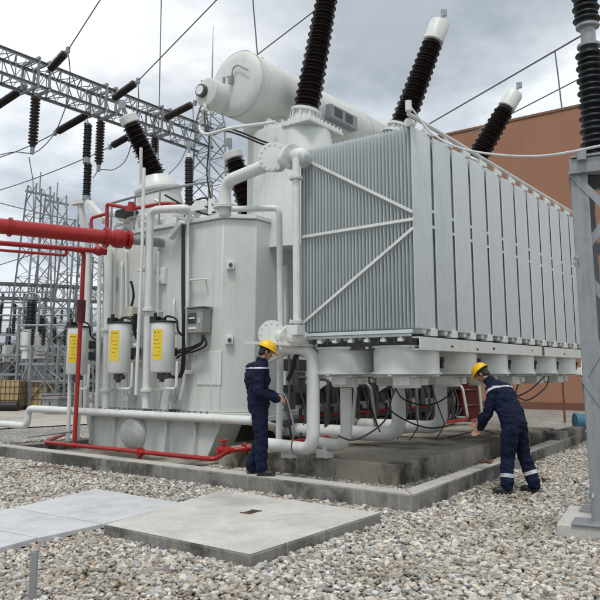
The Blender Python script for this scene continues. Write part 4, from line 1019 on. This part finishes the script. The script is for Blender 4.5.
# arrester on white bracket behind the tank top (slim double insulator at left)
ap = W(86,205,X=TX+2.6)
ar = thing('surge_arrester', ap, 'slim black two part surge arrester on a white bracket left of the tank', 'surge arrester')
a0 = W(86.5,196,d=15.5); a1 = W(86.5,163.5,d=15.5); a2 = W(86.5,158,d=15.5); a3 = W(86.5,124,d=15.5)
mb = MB(); mb.lathe(shedprof((a1-a0).length, .07, .10, 17, 1), a0, (0,0,1), 20); mb.lathe(shedprof((a3-a2).length, .07, .10, 17, 1), a2, (0,0,1), 20); mb.build('insulator', 'blackins', ar, ang=60)
mb = MB(); mb.cyl(a1, a2, .085); mb.cyl(a3, a3+Vector((0,0,.12)), .07, .02); mb.cyl(a0-Vector((0,0,.1)), a0, .09); mb.build('end_fitting', 'galv', ar)
mb = MB(); k = [W(72,203,d=15.6), W(90,200,d=15.5), W(86,234,d=15.6), W(112,240,d=15.2)]
mb.bar(k[0], k[1], .14, .12); mb.bar(W(80,204,d=15.6), k[2], .10, .12); mb.bar(W(88,202,d=15.5), W(106,222,d=15.1), .16, .12); mb.bar(W(92,205,d=15.6), W(103,214,d=15.1), .05); mb.bar(k[2], Vector((TX+.1, k[2].y, k[2].z)), .08, .1)
mb.bar(k[2], Vector((k[2].x,k[2].y,0)), .12, .12); mb.build('bracket', 'white2', ar, bev=.008)
# upright instrument transformers
def instrument(px, yb, yt, d, lab, ring=True, s=1.0):
    b_ = W(px,yb,d=d); t_ = W(px,yt,d=d); b_.x, b_.y = t_.x, t_.y
    t = thing('instrument_transformer', (b_.x,b_.y,0), lab, 'instrument transformer', 'upright instrument transformers in the far yard'); L = t_.z-b_.z; r = .19*s
    mb = MB(); mb.lathe(shedprof(L, r*.75, r, 16, .9), b_, (0,0,1), 18); mb.build('insulator', 'blackins', t, ang=60)
    mb = MB(); mb.box(b_-Vector((0,0,.38*s)), (.44*s,.44*s,.62*s)); mb.cyl(b_-Vector((0,0,.05)), b_, r*1.2); mb.box(b_-Vector((0,0,.85*s)), (.34*s,.34*s,.3*s))
    for k in range(4): mb.box(b_+Vector((.23*s*(1 if k%2 else -1),.14*s*(1 if k>1 else -1),-.38*s)), (.06,.05,.6*s))
    mb.build('housing', 'white2', t, bev=.02)
    mb = MB(); mb.span((b_.x-.09,b_.y-.09,0),(b_.x+.09,b_.y+.09,b_.z-.95*s)); mb.bar((b_.x-.5,b_.y,.3),(b_.x,b_.y,b_.z-1.1*s), .07); mb.build('stand', 'galv', t)
    if ring:
        mb = MB(); R_ = .27*s; pts = [t_+Rv*(R_*math.cos(a))+Vector((0,0,R_*math.sin(a)-.02)) for a in [math.pi*k/10 for k in range(11)]]
        pts = [pts[0]-Vector((0,0,.9*s))] + pts + [pts[-1]-Vector((0,0,.9*s))]; mb.tube(pts, .05, 8); mb.cyl(t_, t_+Vector((0,0,.14)), r*.8); mb.build('corona_ring', 'galv', t)
instrument(32, 330, 300, 32, 'upright black insulator on a white housing under a curved ring', True, 1.3)
instrument(42, 336, 315, 35, 'second smaller black insulator just right of the ringed one', False, 1.1)
instrument(9, 345, 328, 34, 'small far insulator on a stand at the left edge', False, .8)
# switch frames
def frame(px, d, w, h_, lab, cols=3):
    p = W(px,300,d=d); t = thing('busbar_frame', (p.x,p.y,0), lab, 'steel frame', 'steel busbar frames in the far yard'); 
    mb = MB()
    for k in range(cols):
        c = p + Rv*(w*(k/(cols-1)-.5)); mb.span((c.x-.07,c.y-.07,0),(c.x+.07,c.y+.07,h_+.3*(k%2)))
        if k < cols-1:
            e = p + Rv*(w*((k+1)/(cols-1)-.5)); mb.bar((c.x,c.y,.4),(e.x,e.y,h_*.7), .08, .03); mb.bar((c.x,c.y,h_*.75),(e.x,e.y,.6), .08, .03)
    for z in (h_, h_*.72, h_*.45): a = p-Rv*(w/2+.5); b_ = p+Rv*(w/2+.5); mb.bar((a.x,a.y,z),(b_.x,b_.y,z), .10)
    mb.build('frame_steel', 'galv', t)
    mb = MB()
    for k in range(cols*2): c = p + Rv*(w*(k/(cols*2-1)-.5)); mb.lathe(shedprof(.8,.06,.12,9,1), (c.x,c.y,h_+.05), (0,0,1), 10)
    mb.build('insulator', 'blackins', t, ang=60)
    mb = MB(); a = p-Rv*(w/2+.6); b_ = p+Rv*(w/2+.6); mb.tube([(a.x,a.y,h_+.92),(b_.x,b_.y,h_+.92)], .05, 8); mb.build('busbar', 'galv', t)
frame(22,33,3.2,3.3,'steel frame of crossing braces behind the tan crates'); frame(62,31,2.4,2.7,'steel frame just left of the leftmost canister',3); frame(8,42,4.5,5.4,'taller steel frame at the far left',4); frame(58,44,4,4.6,'farthest steel frame seen between the lattice towers',4); frame(-5,36,3.5,4.2,'steel frame cut by the left edge of the picture',3)
# equipment cabinets
def cabinet(px, yb, d, sx, sz, mat, lab):
    p = W(px,yb,d=d); t = thing('equipment_cabinet', (p.x,p.y,0), lab, 'cabinet', 'cabinets in the far yard')
    mb = MB(); mb.box((p.x,p.y,.15+sz/2), (sx,sx*1.3,sz), rot=.2); mb.build('cabinet_body', mat, t, bev=.02)
    mb = MB(); mb.box((p.x,p.y,.19+sz), (sx+.15,sx*1.3+.15,.08), rot=.2); mb.build('cabinet_roof', 'galv', t)
    mb = MB(); mb.box((p.x,p.y,.075), (sx*.9,sx*1.2,.15), rot=.2); mb.build('cabinet_base', 'kerb', t)
    c = p-FH*.0; mb = MB(); mb.box((p.x-sx/2*math.cos(.2)-.012,p.y-sx/2*math.sin(.2),.2+sz/2), (.012,.03,sz*.3), rot=.2); mb.build('cabinet_handle', 'black', t)
cabinet(56,400,28,.62,.42,'galv','low grey metal chest beside the tan crates')
cabinet(62,385,33,1.1,.95,'darkgrey','dark cabinet behind the grey chest'); cabinet(58,385,30,.7,.5,'red','low red box seen left of the canister posts'); cabinet(3,380,36,1.4,1.9,'darkgrey','dark cabinet behind the crates at the left edge')
# crates under wire mesh
def crate(px, yb, d, w, h_, lab):
    p = W(px,yb,Z=0) if d is None else W(px,yb,d=d); p.z = 0; t = thing('crate', p, lab, 'crate', 'tan crates in wire cages')
    Rm = Matrix((Rv,FH,Vector((0,0,1)))).transposed(); mb = MB(); mb.box((p.x,p.y,.14+h_/2), (w,w*.9,h_), m=Rm); mb.build('crate_body', 'tan', t, bev=.02)
    mb = MB(); n = 6
    for k in range(n+1):
        for s in (-1,1):
            o = Rv*(w*(k/n-.5))+FH*(s*(w*.45+.012)); mb.bar((p.x+o.x,p.y+o.y,.12),(p.x+o.x,p.y+o.y,.16+h_), .016)
            o = FH*(w*.9*(k/n-.5))+Rv*(s*(w*.5+.012)); mb.bar((p.x+o.x,p.y+o.y,.12),(p.x+o.x,p.y+o.y,.16+h_), .016)
    for k in range(5):
        z = .16+h_*k/4
        for s in (-1,1):
            a = p-Rv*(w/2)+FH*(s*(w*.45+.016)); b_ = p+Rv*(w/2)+FH*(s*(w*.45+.016)); mb.bar((a.x,a.y,z),(b_.x,b_.y,z), .016)
            a = p-FH*(w*.45)+Rv*(s*(w*.5+.016)); b_ = p+FH*(w*.45)+Rv*(s*(w*.5+.016)); mb.bar((a.x,a.y,z),(b_.x,b_.y,z), .016)
    mb.build('wire_cage', 'darkgrey', t)
    mb = MB()
    for k in (-1,0,1): o = Rv*(k*w*.42); mb.box((p.x+o.x,p.y+o.y,.05), (.12,w*.9,.1), m=Rm)
    mb.box((p.x,p.y,.115), (w,w*.9,.035), m=Rm); mb.build('pallet', plain('pallet_wood_'+str(px), (.20,.13,.07), .9), t)
crate(37,409,None,1.12,1.12,'tan crate in a black wire cage nearest the leftmost canister'); crate(9,410,None,1.14,1.10,'tan crate in a wire cage behind the black pipe')
p = W(0,407,Z=0); mb = MB(); a = W(-22,411,Z=0); b_ = W(17,411,Z=0); a.z = b_.z = .2; mb.cyl(a, b_, .17, n=24); mb.cyl(b_-Rv*.08, b_+Rv*.02, .20, n=24)
tag(mb.build('black_pipe', 'black'), 'short black pipe lying on the road in front of the crates', 'pipe')

# far low tree line behind the yard
def farbush(px, d, w, h_):
    p = W(px,372,d=d); mb = MB()
    for k in range(900):
        a = random.random()*6.28; rr = random.random()**.5; z = random.random(); k_ = math.sqrt(max(0,1-z*z*.9))
        c = Vector((p.x+rr*w*math.cos(a)*k_, p.y+rr*w*math.sin(a)*k_, z*h_)); s = .18+.2*random.random()
        u = Vector((random.uniform(-1,1),random.uniform(-1,1),random.uniform(-1,1))).normalized(); v = u.orthogonal().normalized()
        mb.add([c-u*s-v*s*.5, c+u*s-v*s*.4, c+u*s*.6+v*s, c-u*s*.7+v*s*.6], [(0,1,2,3)])
    return mb
tl = MB()
for k in range(16):
    b_ = farbush(-40+k*14, 60+random.random()*12, 4.0, 3.2+2.2*random.random()); tl.add(b_.v, b_.f)
o = tl.build('far_trees', plain('far_leaf', (.055,.06,.045), .9, var=.4, sc=1.5), smooth=False); o['kind'] = 'stuff'; o['label'] = 'dim low band of trees beyond the switchyard'; o['category'] = 'trees'

# ------------------------------------------------------------------ weeds and litter
def weed(px, py, s, mat, lab):
    p = W(px,py,Z=0); mb = MB()
    for k in range(26):
        a = random.random()*6.28; l = s*(.5+random.random()*.6); t = Vector((math.cos(a),math.sin(a),0)); tip = p+t*l*.6+Vector((0,0,l*(.5+.5*random.random()))); mid = p+t*l*.2+Vector((0,0,l*.45)); w = Vector((-t.y,t.x,0))*s*.06
        b_ = p+t*.02*random.random()
        mb.add([b_-w*.6, b_+w*.6, mid+w, mid-w, tip], [(0,1,2,3),(3,2,4)])
    return tag(mb.build('weed', mat, smooth=False), lab, 'weed', 'small weeds in the pebbles')
weed(527,531,.10,'leaf','green weed tuft in the pebbles in front of the bending worker')
weed(86,577,.08,'leaf','small green weed left of the slab near the bottom edge')
weed(544,483,.14,'drygrass','dry brown weed just right of the bending worker')
weed(438,508,.07,'leaf','tiny weed by the kerb corner'); weed(575,484,.10,'drygrass','dry weed beside the steel stand')
weed(502,554,.06,'drygrass','faint dry weed in the lower right pebbles')
for k_, (a, b_, lab) in enumerate(((46,492,'sprig of brown weed by the far cover plate'),(301,532,'brown weed by the right edge of the slab'),(395,560,'short brown weed in the open pebbles below the kerb corner'),(452,585,'brown weed near the bottom edge, right of centre'),(120,585,'dry brown weed near the bottom left'),(60,474,'low brown weed by the kerb at left'))): weed(a,b_,.05,'drygrass',lab)
mb = MB(); tw = [W(20,469,Z=.015), W(45,466,Z=.03), W(70,470,Z=.02), W(98,475,Z=.02)]; mb.tube(curve(tw), .007, 6); tag(mb.build('twig', 'rust'), 'long thin dry twig lying on the pebbles by the kerb', 'twig')
mb = MB(); p = W(486,462,Z=KH+.02)
for k in range(7): mb.ball(p+Vector((random.uniform(-.12,.12),random.uniform(-.08,.08),.01)), (.05+.03*random.random(),.04,.018), 8)
tag(mb.build('rag', 'rust'), 'crumpled brown rag lying on the kerb by the bending worker', 'rag')

# ------------------------------------------------------------------ people
def evalmesh(o):
    dg = bpy.context.evaluated_depsgraph_get(); return bpy.data.meshes.new_from_object(o.evaluated_get(dg))
def fuse(mb, name, mat, parent, voxel, smooth_it=2, fold=0.0, fscale=9, off=Vector((0,0,0))):
    me = bpy.data.meshes.new(name); me.from_pydata(mb.v, [], mb.f); o = bpy.data.objects.new(name, me); COL.objects.link(o)
    r = o.modifiers.new('r', 'REMESH'); r.mode = 'VOXEL'; r.voxel_size = voxel
    s = o.modifiers.new('s', 'SMOOTH'); s.iterations = smooth_it; s.factor = .5
    bpy.context.view_layer.update(); m2 = evalmesh(o); bpy.data.objects.remove(o)
    if fold:
        nrm = [v.normal.copy() for v in m2.vertices]
        for v, n_ in zip(m2.vertices, nrm):
            q = Vector(v.co); f = noise.noise(Vector((q.x*fscale, q.y*fscale, q.z*fscale*1.9))) + .5*noise.noise(q*fscale*2.3)
            f2 = 1-abs(noise.noise(Vector((q.x*7, q.y*7, q.z*13+q.x*6))))*2
            v.co = q + n_*(f*fold + (f2-.4)*fold*.7)
    m2.materials.clear(); m2.materials.append(M[mat]); m2.polygons.foreach_set('use_smooth', [True]*len(m2.polygons))
    m2.transform(Matrix.Translation(-parent_loc(parent))); m2.name = name
    o = bpy.data.objects.new(name, m2); COL.objects.link(o); o.parent = parent; return o
def cone(mb, a, b, ra, rb, n=14):
    a = Vector(a); b = Vector(b); mb.cyl(a, b, ra, rb, n); mb.ball(a, ra, 12); mb.ball(b, rb, 12)
def chain(mb, pts, rs):
    for i in range(len(pts)-1): cone(mb, pts[i], pts[i+1], rs[i], rs[i+1])
def torso(mb, rings):
    """rings: centre, side vector, forward vector, half width, half depth"""
    vs = []; fs = []; n = 20
    for c, sd, fw, w, d in rings:
        sd = sd.normalized(); fw = fw.normalized()
        for k in range(n):
            t = 2*math.pi*k/n; cc, ss = math.cos(t), math.sin(t)
            vs.append(c + sd*w*math.copysign(abs(cc)**.85, cc) + fw*d*math.copysign(abs(ss)**.85, ss))
    for i in range(len(rings)-1):
        for k in range(n): fs.append((i*n+k, i*n+(k+1)%n, (i+1)*n+(k+1)%n, (i+1)*n+k))
    fs.append(tuple(range(n))[::-1]); fs.append(tuple((len(rings)-1)*n+k for k in range(n))); mb.add(vs, fs)
def band(src, parent, c, nrm, half, name='reflective_stripe', grow=.006, cond=None):
    bm = bmesh.new(); bm.from_mesh(src.data); off = parent_loc(src.parent) + Vector((0,0,0))
    c = Vector(c)-off; nrm = Vector(nrm).normalized()
    for s in (1,-1):
        bmesh.ops.bisect_plane(bm, geom=bm.verts[:]+bm.edges[:]+bm.faces[:], plane_co=c+nrm*half*s, plane_no=nrm*s, clear_outer=True)
    if cond:
        bmesh.ops.delete(bm, geom=[f for f in bm.faces if not cond(f.calc_center_median()+off)], context='FACES')
    bm.normal_update()
    for v in bm.verts: v.co += v.normal*grow
    me = bpy.data.meshes.new(name); bm.to_mesh(me); bm.free()
    me.materials.clear(); me.materials.append(M['stripe'])
    if len(me.polygons) == 0: return
    o = bpy.data.objects.new(name, me); COL.objects.link(o); o.parent = src; me.polygons.foreach_set('use_smooth', [True]*len(me.polygons))
def hand(mb, wrist, fdir, palmn, side, s=1.0, curl=.8):
    """palm, four curled fingers of different lengths and a thumb leaving the side"""
    f = Vector(fdir).normalized(); pn = Vector(palmn); pn = (pn-f*pn.dot(f)).normalized(); sd = f.cross(pn).normalized()*side
    w = Vector(wrist); mb.cyl(w-f*.02, w+f*.03, .026*s, .030*s, 12)
    for k in range(4):
        o = sd*((k-1.5)*.021*s); cone(mb, w+f*.015*s+o*.7, w+f*.085*s+o, .016*s, .0125*s, 10)
        L = (.068,.078,.072,.056)[k]*s; p = w+f*.088*s+o; d = f.copy(); r = .0095*s
        for j in range(3):
            ang = curl*(.55,.8,.6)[j]; d = (d*math.cos(ang)+pn*math.sin(ang)).normalized(); q_ = p+d*L*(.45,.32,.25)[j]; cone(mb, p, q_, r, r*.92, 8); p = q_; r *= .92
    t0 = w+f*.03*s-sd*.030*s; d = (f*.7-sd*.75+pn*.35).normalized(); t1 = t0+d*.036*s; d = (f*.95-sd*.15+pn*.55).normalized(); t2 = t1+d*.032*s; t3 = t2+(d+pn*.3).normalized()*.026*s
    cone(mb, t0, t1, .0135*s, .012*s, 8); cone(mb, t1, t2, .012*s, .0105*s, 8); cone(mb, t2, t3, .0105*s, .009*s, 8)
def person(label, base, J, face_dir, head_pitch, arms, legs):
    """J: dict of joints in (right, away, up) metres from base"""
    base = Vector(base)
    def P(a, b_=None, c=None):
        if b_ is None: a, b_, c = a
        return base + Rv*a + FH*b_ + Vector((0,0,c))
    t = thing('person', base, label, 'person')
    hip, waist, chest, neck = P(J['hip']), P(J['waist']), P(J['chest']), P(J['neck'])
    sl_, sr_ = P(J['shl']), P(J['shr']); side = (sr_-sl_).normalized()
    hl, hr = P(J['hl']), P(J['hr']); hside = (hr-hl).normalized()
    def fw(ax, sd): return ax.cross(sd).normalized()
    up1 = (chest-waist).normalized(); f1 = up1.cross(side); f0 = Vector((0,0,1)).cross(hside)
    # trousers
    mb = MB(); torso(mb, [(hip-Vector((0,0,.10)),hside,f0,.17,.13),(hip,hside,f0,.19,.15),(hip.lerp(waist,.7),hside,f0,.165,.12)])
    for (h_, kn, an) in legs:
        H_, K_, A_ = P(h_), P(kn), P(an)
        chain(mb, [H_, H_.lerp(K_,.5), K_, K_.lerp(A_,.45), A_], [.118,.106,.090,.088,.084])
    tr = fuse(mb, 'trousers', 'navy', t, .011, 3, .015, 8)
    for (h_, kn, an), s in zip(legs, J['bands']):
        K_, A_ = P(kn), P(an)
        if s: c = K_.lerp(A_, s); ax = (A_-K_).normalized(); band(tr, t, c, ax, .024, cond=lambda q, c=c: (q-c).length < .14)
    # jacket
    mb = MB()
    torso(mb, [(waist.lerp(hip,.95),hside,f0,.20,.155),(waist,hside.lerp(side,.3),f0.lerp(f1,.3),.19,.15),(waist.lerp(chest,.5),side,f1,.20,.165),(chest,side,f1,.205,.17),(chest.lerp(neck,.55),side,f1,.175,.115),(chest.lerp(neck,.85),side,f1,.10,.085),(neck+(neck-chest).normalized()*.02,side,f1,.072,.07)])
    for sh, el, wr in arms:
        S_, E_, Wr = P(sh), P(el), P(wr); chain(mb, [chest.lerp(neck,.45), S_], [.09,.082]); chain(mb, [S_, S_.lerp(E_,.5), E_, E_.lerp(Wr,.5), Wr], [.088,.078,.068,.064,.054])
    jk = fuse(mb, 'jacket', 'navy', t, .011, 3, .015, 8)
    # back / chest stripe and collar
    c, nn, hf, cond = J['stripe'](P, side, f1, up1); band(jk, t, c, nn, hf, cond=cond)
    mb = MB(); ax = (neck-chest).normalized(); mb.lathe([(.078,-.02),(.082,.02),(.076,.045),(.066,.045),(.07,-.02)], neck, ax, 20, caps=False); mb.build('collar', 'navy', jk)
    # head, neck and hands: one skin mesh
    hd = P(J['head']); f = Vector(face_dir).normalized(); f = (f*math.cos(head_pitch)-Vector((0,0,1))*math.sin(head_pitch)).normalized(); s_ = f.cross(Vector((0,0,1))).normalized(); u_ = s_.cross(f).normalized()
    Hm = Matrix((s_, f, u_)).transposed()
    mb = MB(); chain(mb, [neck-(neck-chest).normalized()*.04, hd-u_*.05-f*.01], [.056,.054])
    mb.ball(hd+u_*.025, (.076,.096,.10), 20, Hm); mb.ball(hd+f*.02-u_*.045, (.058,.072,.072), 18, Hm); mb.ball(hd+f*.055-u_*.095, (.030,.026,.022), 12, Hm)
    mb.ball(hd+f*.088+u_*.038, (.052,.016,.012), 12, Hm)
    mb.add([hd+f*.085+u_*.028, hd+f*.090-s_*.017-u_*.022, hd+f*.090+s_*.017-u_*.022, hd+f*.122-u_*.018, hd+f*.075-u_*.01, hd+f*.09-u_*.034], [(0,1,3),(0,3,2),(1,5,3),(3,5,2),(0,4,1),(0,2,4),(1,4,5),(2,5,4)])
    for k in (-1,1):
        mb.ball(hd+s_*k*.030+f*.062-u_*.018, (.022,.026,.022), 10, Hm); mb.ball(hd+s_*k*.079-f*.008-u_*.006, (.010,.020,.032), 10, Hm)
    mb.ball(hd+f*.088-u_*.053, (.024,.010,.006), 10, Hm); mb.ball(hd+f*.087-u_*.065, (.021,.010,.007), 10, Hm)
    body = fuse(mb, 'body', 'skin', t, .0045, 1)
    bm = bmesh.new(); bm.from_mesh(body.data)
    for i, (sh, el, wr) in enumerate(arms):
        S_, E_, Wr = P(sh), P(el), P(wr); ff, pn, sd, cu = J['hands'][i]
        mh = MB(); fd = Rv*ff[0]+FH*ff[1]+Vector((0,0,ff[2])); pv = Rv*pn[0]+FH*pn[1]+Vector((0,0,pn[2])); hand(mh, Wr+(Wr-E_).normalized()*.01, fd, pv, sd, 1.05, cu)
        # forearm inside the sleeve keeps the hand on the body
        cone(mh, Wr-(Wr-E_).normalized()*.06, Wr, .032, .028)
        ho = fuse(mh, 'handtmp', 'skin', t, .0045, 1); bm.from_mesh(ho.data); bpy.data.objects.remove(ho)
    bm.to_mesh(body.data); bm.free(); body.data.polygons.foreach_set('use_smooth', [True]*len(body.data.polygons))
    for k in (-1,1):
        mb = MB(); mb.ball(hd+s_*k*.031+f*.083+u_*.014, (.013,.006,.007), 10, Hm); e = mb.build('eye', 'whiteplate', body)
        mb = MB(); mb.ball(hd+s_*k*.031+f*.088+u_*.014, (.006,.003,.006), 8, Hm); mb.build('pupil', 'hair', e)
    mb = MB(); mb.ball(hd+u_*.03-f*.016, (.081,.094,.098), 20, Hm); mb.ball(hd-f*.05-u_*.03, (.064,.05,.055), 16, Hm)
    for k in (-1,1):
        mb.ball(hd+s_*k*.072+f*.02+u_*.012, (.008,.02,.026), 10, Hm); mb.ball(hd+s_*k*.031+f*.092+u_*.032, (.018,.006,.004), 8, Hm)
    hr_ = fuse(mb, 'hair', 'hair', t, .006, 1)
    # helmet: shell, ridge, brim with peak
    hc = hd+u_*.055; mb = MB(); n = 36; rings = []; vs = []; fs = []
    for i in range(9):
        ph = (math.pi/2)*i/8; z = .115*math.sin(ph); k_ = math.cos(ph)**.8
        for j in range(n):
            a = 2*math.pi*j/n; x = .108*k_*math.cos(a); y = .132*k_*math.sin(a); ridge = .007 if abs(x) < .025 and i > 1 else 0; vs.append(hc+s_*x+f*y+u_*(z+ridge))
    for i in range(8):
        for j in range(n): fs.append((i*n+j, i*n+(j+1)%n, (i+1)*n+(j+1)%n, (i+1)*n+j))
    mb.add(vs, fs); vs = []; fs = []
    for i, (e_, dz) in enumerate(((1.0,.012),(1.10,.0),(1.12,-.006),(1.08,-.010),(.97,-.004))):
        for j in range(n):
            a = 2*math.pi*j/n; pk = .048*max(0,math.sin(a))**2*(1 if i in (1,2,3) else 0); vs.append(hc+s_*.108*e_*math.cos(a)+f*(.132*e_*math.sin(a)+pk)+u_*(dz-pk*.25))
    for i in range(4):
        for j in range(n): fs.append((i*n+j, (i+1)*n+j, (i+1)*n+(j+1)%n, i*n+(j+1)%n))
    mb.add(vs, fs); hm = mb.build('helmet', 'helmet', t, ang=60)
    so_ = hm.modifiers.new('thick', 'SOLIDIFY'); so_.thickness = .003
    mb = MB()
    for k in (-1,1): mb.tube(curve([hc+s_*k*.095, hd+s_*k*.082-u_*.03, hd+s_*k*.045+f*.03-u_*.10, hd+f*.045-u_*.118]), .004, 6)
    mb.build('chin_strap', 'black', hm)
    # boots
    for (h_, kn, an), fd in zip(legs, J['feet']):
        A_ = P(an); fd = (Rv*fd[0]+FH*fd[1]).normalized(); g_ = Vector((A_.x,A_.y,base.z)); mb = MB(); sd = fd.cross(Vector((0,0,1)))
        Fm = Matrix((sd, fd, Vector((0,0,1)))).transposed()
        mb.cyl(g_+Vector((0,0,.05)), A_+Vector((0,0,.02)), .052, .056); mb.ball(g_+fd*.02+Vector((0,0,.055)), (.048,.085,.055), 14, Fm); mb.ball(g_+fd*.115+Vector((0,0,.042)), (.05,.085,.042), 14, Fm)
        mb.box(g_+fd*.065+Vector((0,0,.014)), (.088,.25,.028), m=Fm); fuse(mb, 'boot', 'boot', t, .008, 2)
    return t
# left worker: profile to the right, looking down at a line in his hands
wl = W(258,472,X=7.72); wl.z = KH
s = 1.02
JL = dict(hip=(.0,0,.93*s), waist=(-.01,0,1.10*s), chest=(-.03,.0,1.36*s), neck=(.035,.0,1.535*s), head=(.095,.0,1.655*s),
          shl=(-.12,.16,1.44*s), shr=(.03,-.18,1.44*s), hl=(0,.10,.9), hr=(0.0,-.10,.9), bands=(0,0),
          hands=[((.75,-.1,-.25),(.0,-.5,-.8),1,.9),((.8,.25,-.2),(.1,.4,-.8),-1,1.0)], feet=((.85,.25),(.9,-.05)),
          stripe=lambda P, side, f1, up1: (P(-.05,0,1.435*s), (0,0,1), .010, lambda q: True))
legsL = [((.01,.09,.88), (.035,.10,.48), (-.10,.12,.11)), ((.01,-.09,.88), (.05,-.10,.48), (.05,-.10,.11))]
armsL = [((-.12,.18,1.43*s), (-.04,.25,1.13*s), (.24,.12,1.05*s)), ((.02,-.21,1.42*s), (.01,-.28,1.12*s), (.25,-.13,1.02*s))]
person('worker in navy overalls and yellow helmet standing on the kerb, looking down at a line', wl, JL, Rv*.95+FH*.3, .45, armsL, legsL)
mb = MB(); hp = wl + Rv*.36 - FH*.08 + Vector((0,0,1.08*s))
mb.tube(curve([hp-Rv*.08+Vector((0,0,.02)), hp, hp+Rv*.08+Vector((0,0,-.2)), hp+Rv*.14+Vector((0,0,-.5)), hp+Rv*.10+FH*.2+Vector((0,0,-.75)), hp+Rv*.2+FH*.5+Vector((0,0,-.9))]), .011, 8)
tag(mb.build('hose', 'galv'), 'thin grey hose hanging from the hands of the standing worker', 'hose')
# right worker: seen from behind, bending towards the plinth
wr = W(516,493,Z=0); wr.z = 0.0
k = .0133   # metres per picture pixel at his distance
JR = dict(hip=(.02,.02,.90), waist=(-.01,.06,1.07), chest=(-.10,.20,1.31), neck=(-.20,.33,1.47), head=(-.275,.42,1.565),
          shl=(-.20,.07,1.37), shr=(.03,.33,1.39), hl=(-.06,-.03,.9), hr=(.10,.07,.9), bands=(.68,.62),
          hands=[((-.5,.45,-.7),(-.7,.1,-.4),1,.7),((-.5,.5,-.6),(-.6,.2,-.4),-1,.7)], feet=((-.85,.25),(-.6,.5)),
          stripe=lambda P, side, f1, up1: (P(-.10,.18,1.335), up1, .017, lambda q: True))
legsR = [((-.05,-.05,.85), (-.085,.02,.47), (-.13,-.06,.11)), ((.10,.07,.85), (.17,.14,.48), (.27,.06,.11))]
armsR = [((-.22,.06,1.35), (-.31,.08,1.05), (-.37,.27,.84)), ((.01,.35,1.38), (-.12,.60,1.12), (-.28,.60,.92))]
person('worker in navy overalls with silver bands bending over the kerb to reach the plinth', wr, JR, -Rv*.75+FH*.65, .75, armsR, legsR)
mb = MB(); hp = wr - Rv*.50 + FH*.38 + Vector((0,0,.76)); mb.tube(curve([hp-Rv*.25+FH*.3-Vector((0,0,.10)), hp, hp+Rv*.15+FH*.02+Vector((0,0,.03)), hp+Rv*.38+FH*.1-Vector((0,0,.02))]), .009, 8)
tag(mb.build('cable_line', 'black'), 'thin black line held by the bending worker', 'cable')

# ------------------------------------------------------------------ light, sky, camera
SUN_EL, SUN_AZ = rad(64), rad(200)      # azimuth of the sun measured from +X towards +Y
sd = bpy.data.lights.new('sun', 'SUN'); sd.energy = 1.35; sd.angle = rad(14); sd.color = (1, .97, .92)
so = bpy.data.objects.new('sun', sd); COL.objects.link(so)
dv = Vector((math.cos(SUN_AZ)*math.cos(SUN_EL), math.sin(SUN_AZ)*math.cos(SUN_EL), math.sin(SUN_EL)))
so.rotation_euler = dv.to_track_quat('Z', 'Y').to_euler()
wd = bpy.data.worlds.new('World'); SC.world = wd; wd.use_nodes = True; nt = wd.node_tree
bgn = nt.nodes['Background']; sky = N(nt, 'ShaderNodeTexSky', sky_type='NISHITA'); sky.sun_disc = False; sky.sun_elevation = SUN_EL; sky.sun_rotation = math.pi/2-SUN_AZ
tc = N(nt, 'ShaderNodeTexCoord'); sx = N(nt, 'ShaderNodeSeparateXYZ'); nt.links.new(tc.outputs['Generated'], sx.inputs[0])
ad = N(nt, 'ShaderNodeMath', operation='ADD'); ad.inputs[1].default_value = .22; nt.links.new(sx.outputs[2], ad.inputs[0])
mx = N(nt, 'ShaderNodeMath', operation='MAXIMUM'); mx.inputs[1].default_value = .08; nt.links.new(ad.outputs[0], mx.inputs[0])
vd = N(nt, 'ShaderNodeVectorMath', operation='DIVIDE'); nt.links.new(tc.outputs['Generated'], vd.inputs[0]); cb_ = N(nt, 'ShaderNodeCombineXYZ')
for i in range(3): nt.links.new(mx.outputs[0], cb_.inputs[i])
nt.links.new(cb_.outputs[0], vd.inputs[1])
n1 = noisen(nt, vd.outputs[0], 1.15, 9, .56); n2 = noisen(nt, vd.outputs[0], 3.2, 7, .55)
cl = ramp(nt, n1, [(.37, (3.3,3.6,3.9)), (.48, (5.3,5.55,5.75)), (.57, (7.9,8.0,7.95))])
c2 = ramp(nt, n2, [(.3, (.84,.87,.90)), (.7, (1.08,1.07,1.06))])
cl = mix(nt, 1.0, cl, c2, 'MULTIPLY')
# clouds cover nearly everything; a hint of the clear sky colour remains
el = ramp(nt, sx.outputs[2], [(.0, (.66,.70,.76)), (.45, (1.0,1.0,1.0))]); cl = mix(nt, 1.0, cl, el, 'MULTIPLY')
fin = mix(nt, .9, sky.outputs[0], cl)
nt.links.new(fin, bgn.inputs['Color']); bgn.inputs['Strength'].default_value = .11
cd = bpy.data.cameras.new('camera'); co = bpy.data.objects.new('camera', cd); COL.objects.link(co); SC.camera = co
co.matrix_world = Matrix.Translation((0,0,EYE)) @ Matrix((Rv, Uv, -Fv)).transposed().to_4x4()
cd.sensor_width = 36; cd.sensor_fit = 'HORIZONTAL'; cd.lens = 36*FPX/600; cd.shift_y = -(300-CY)/600; cd.clip_end = 3000; cd.clip_start = .05
SC.render.resolution_x = SC.render.resolution_y = 1024
SC.view_settings.view_transform = 'Standard'; SC.view_settings.look = 'None'; SC.view_settings.gamma = 1; SC.view_settings.exposure = 0.46
try: SC.view_settings.use_curve_mapping = False
except Exception: pass
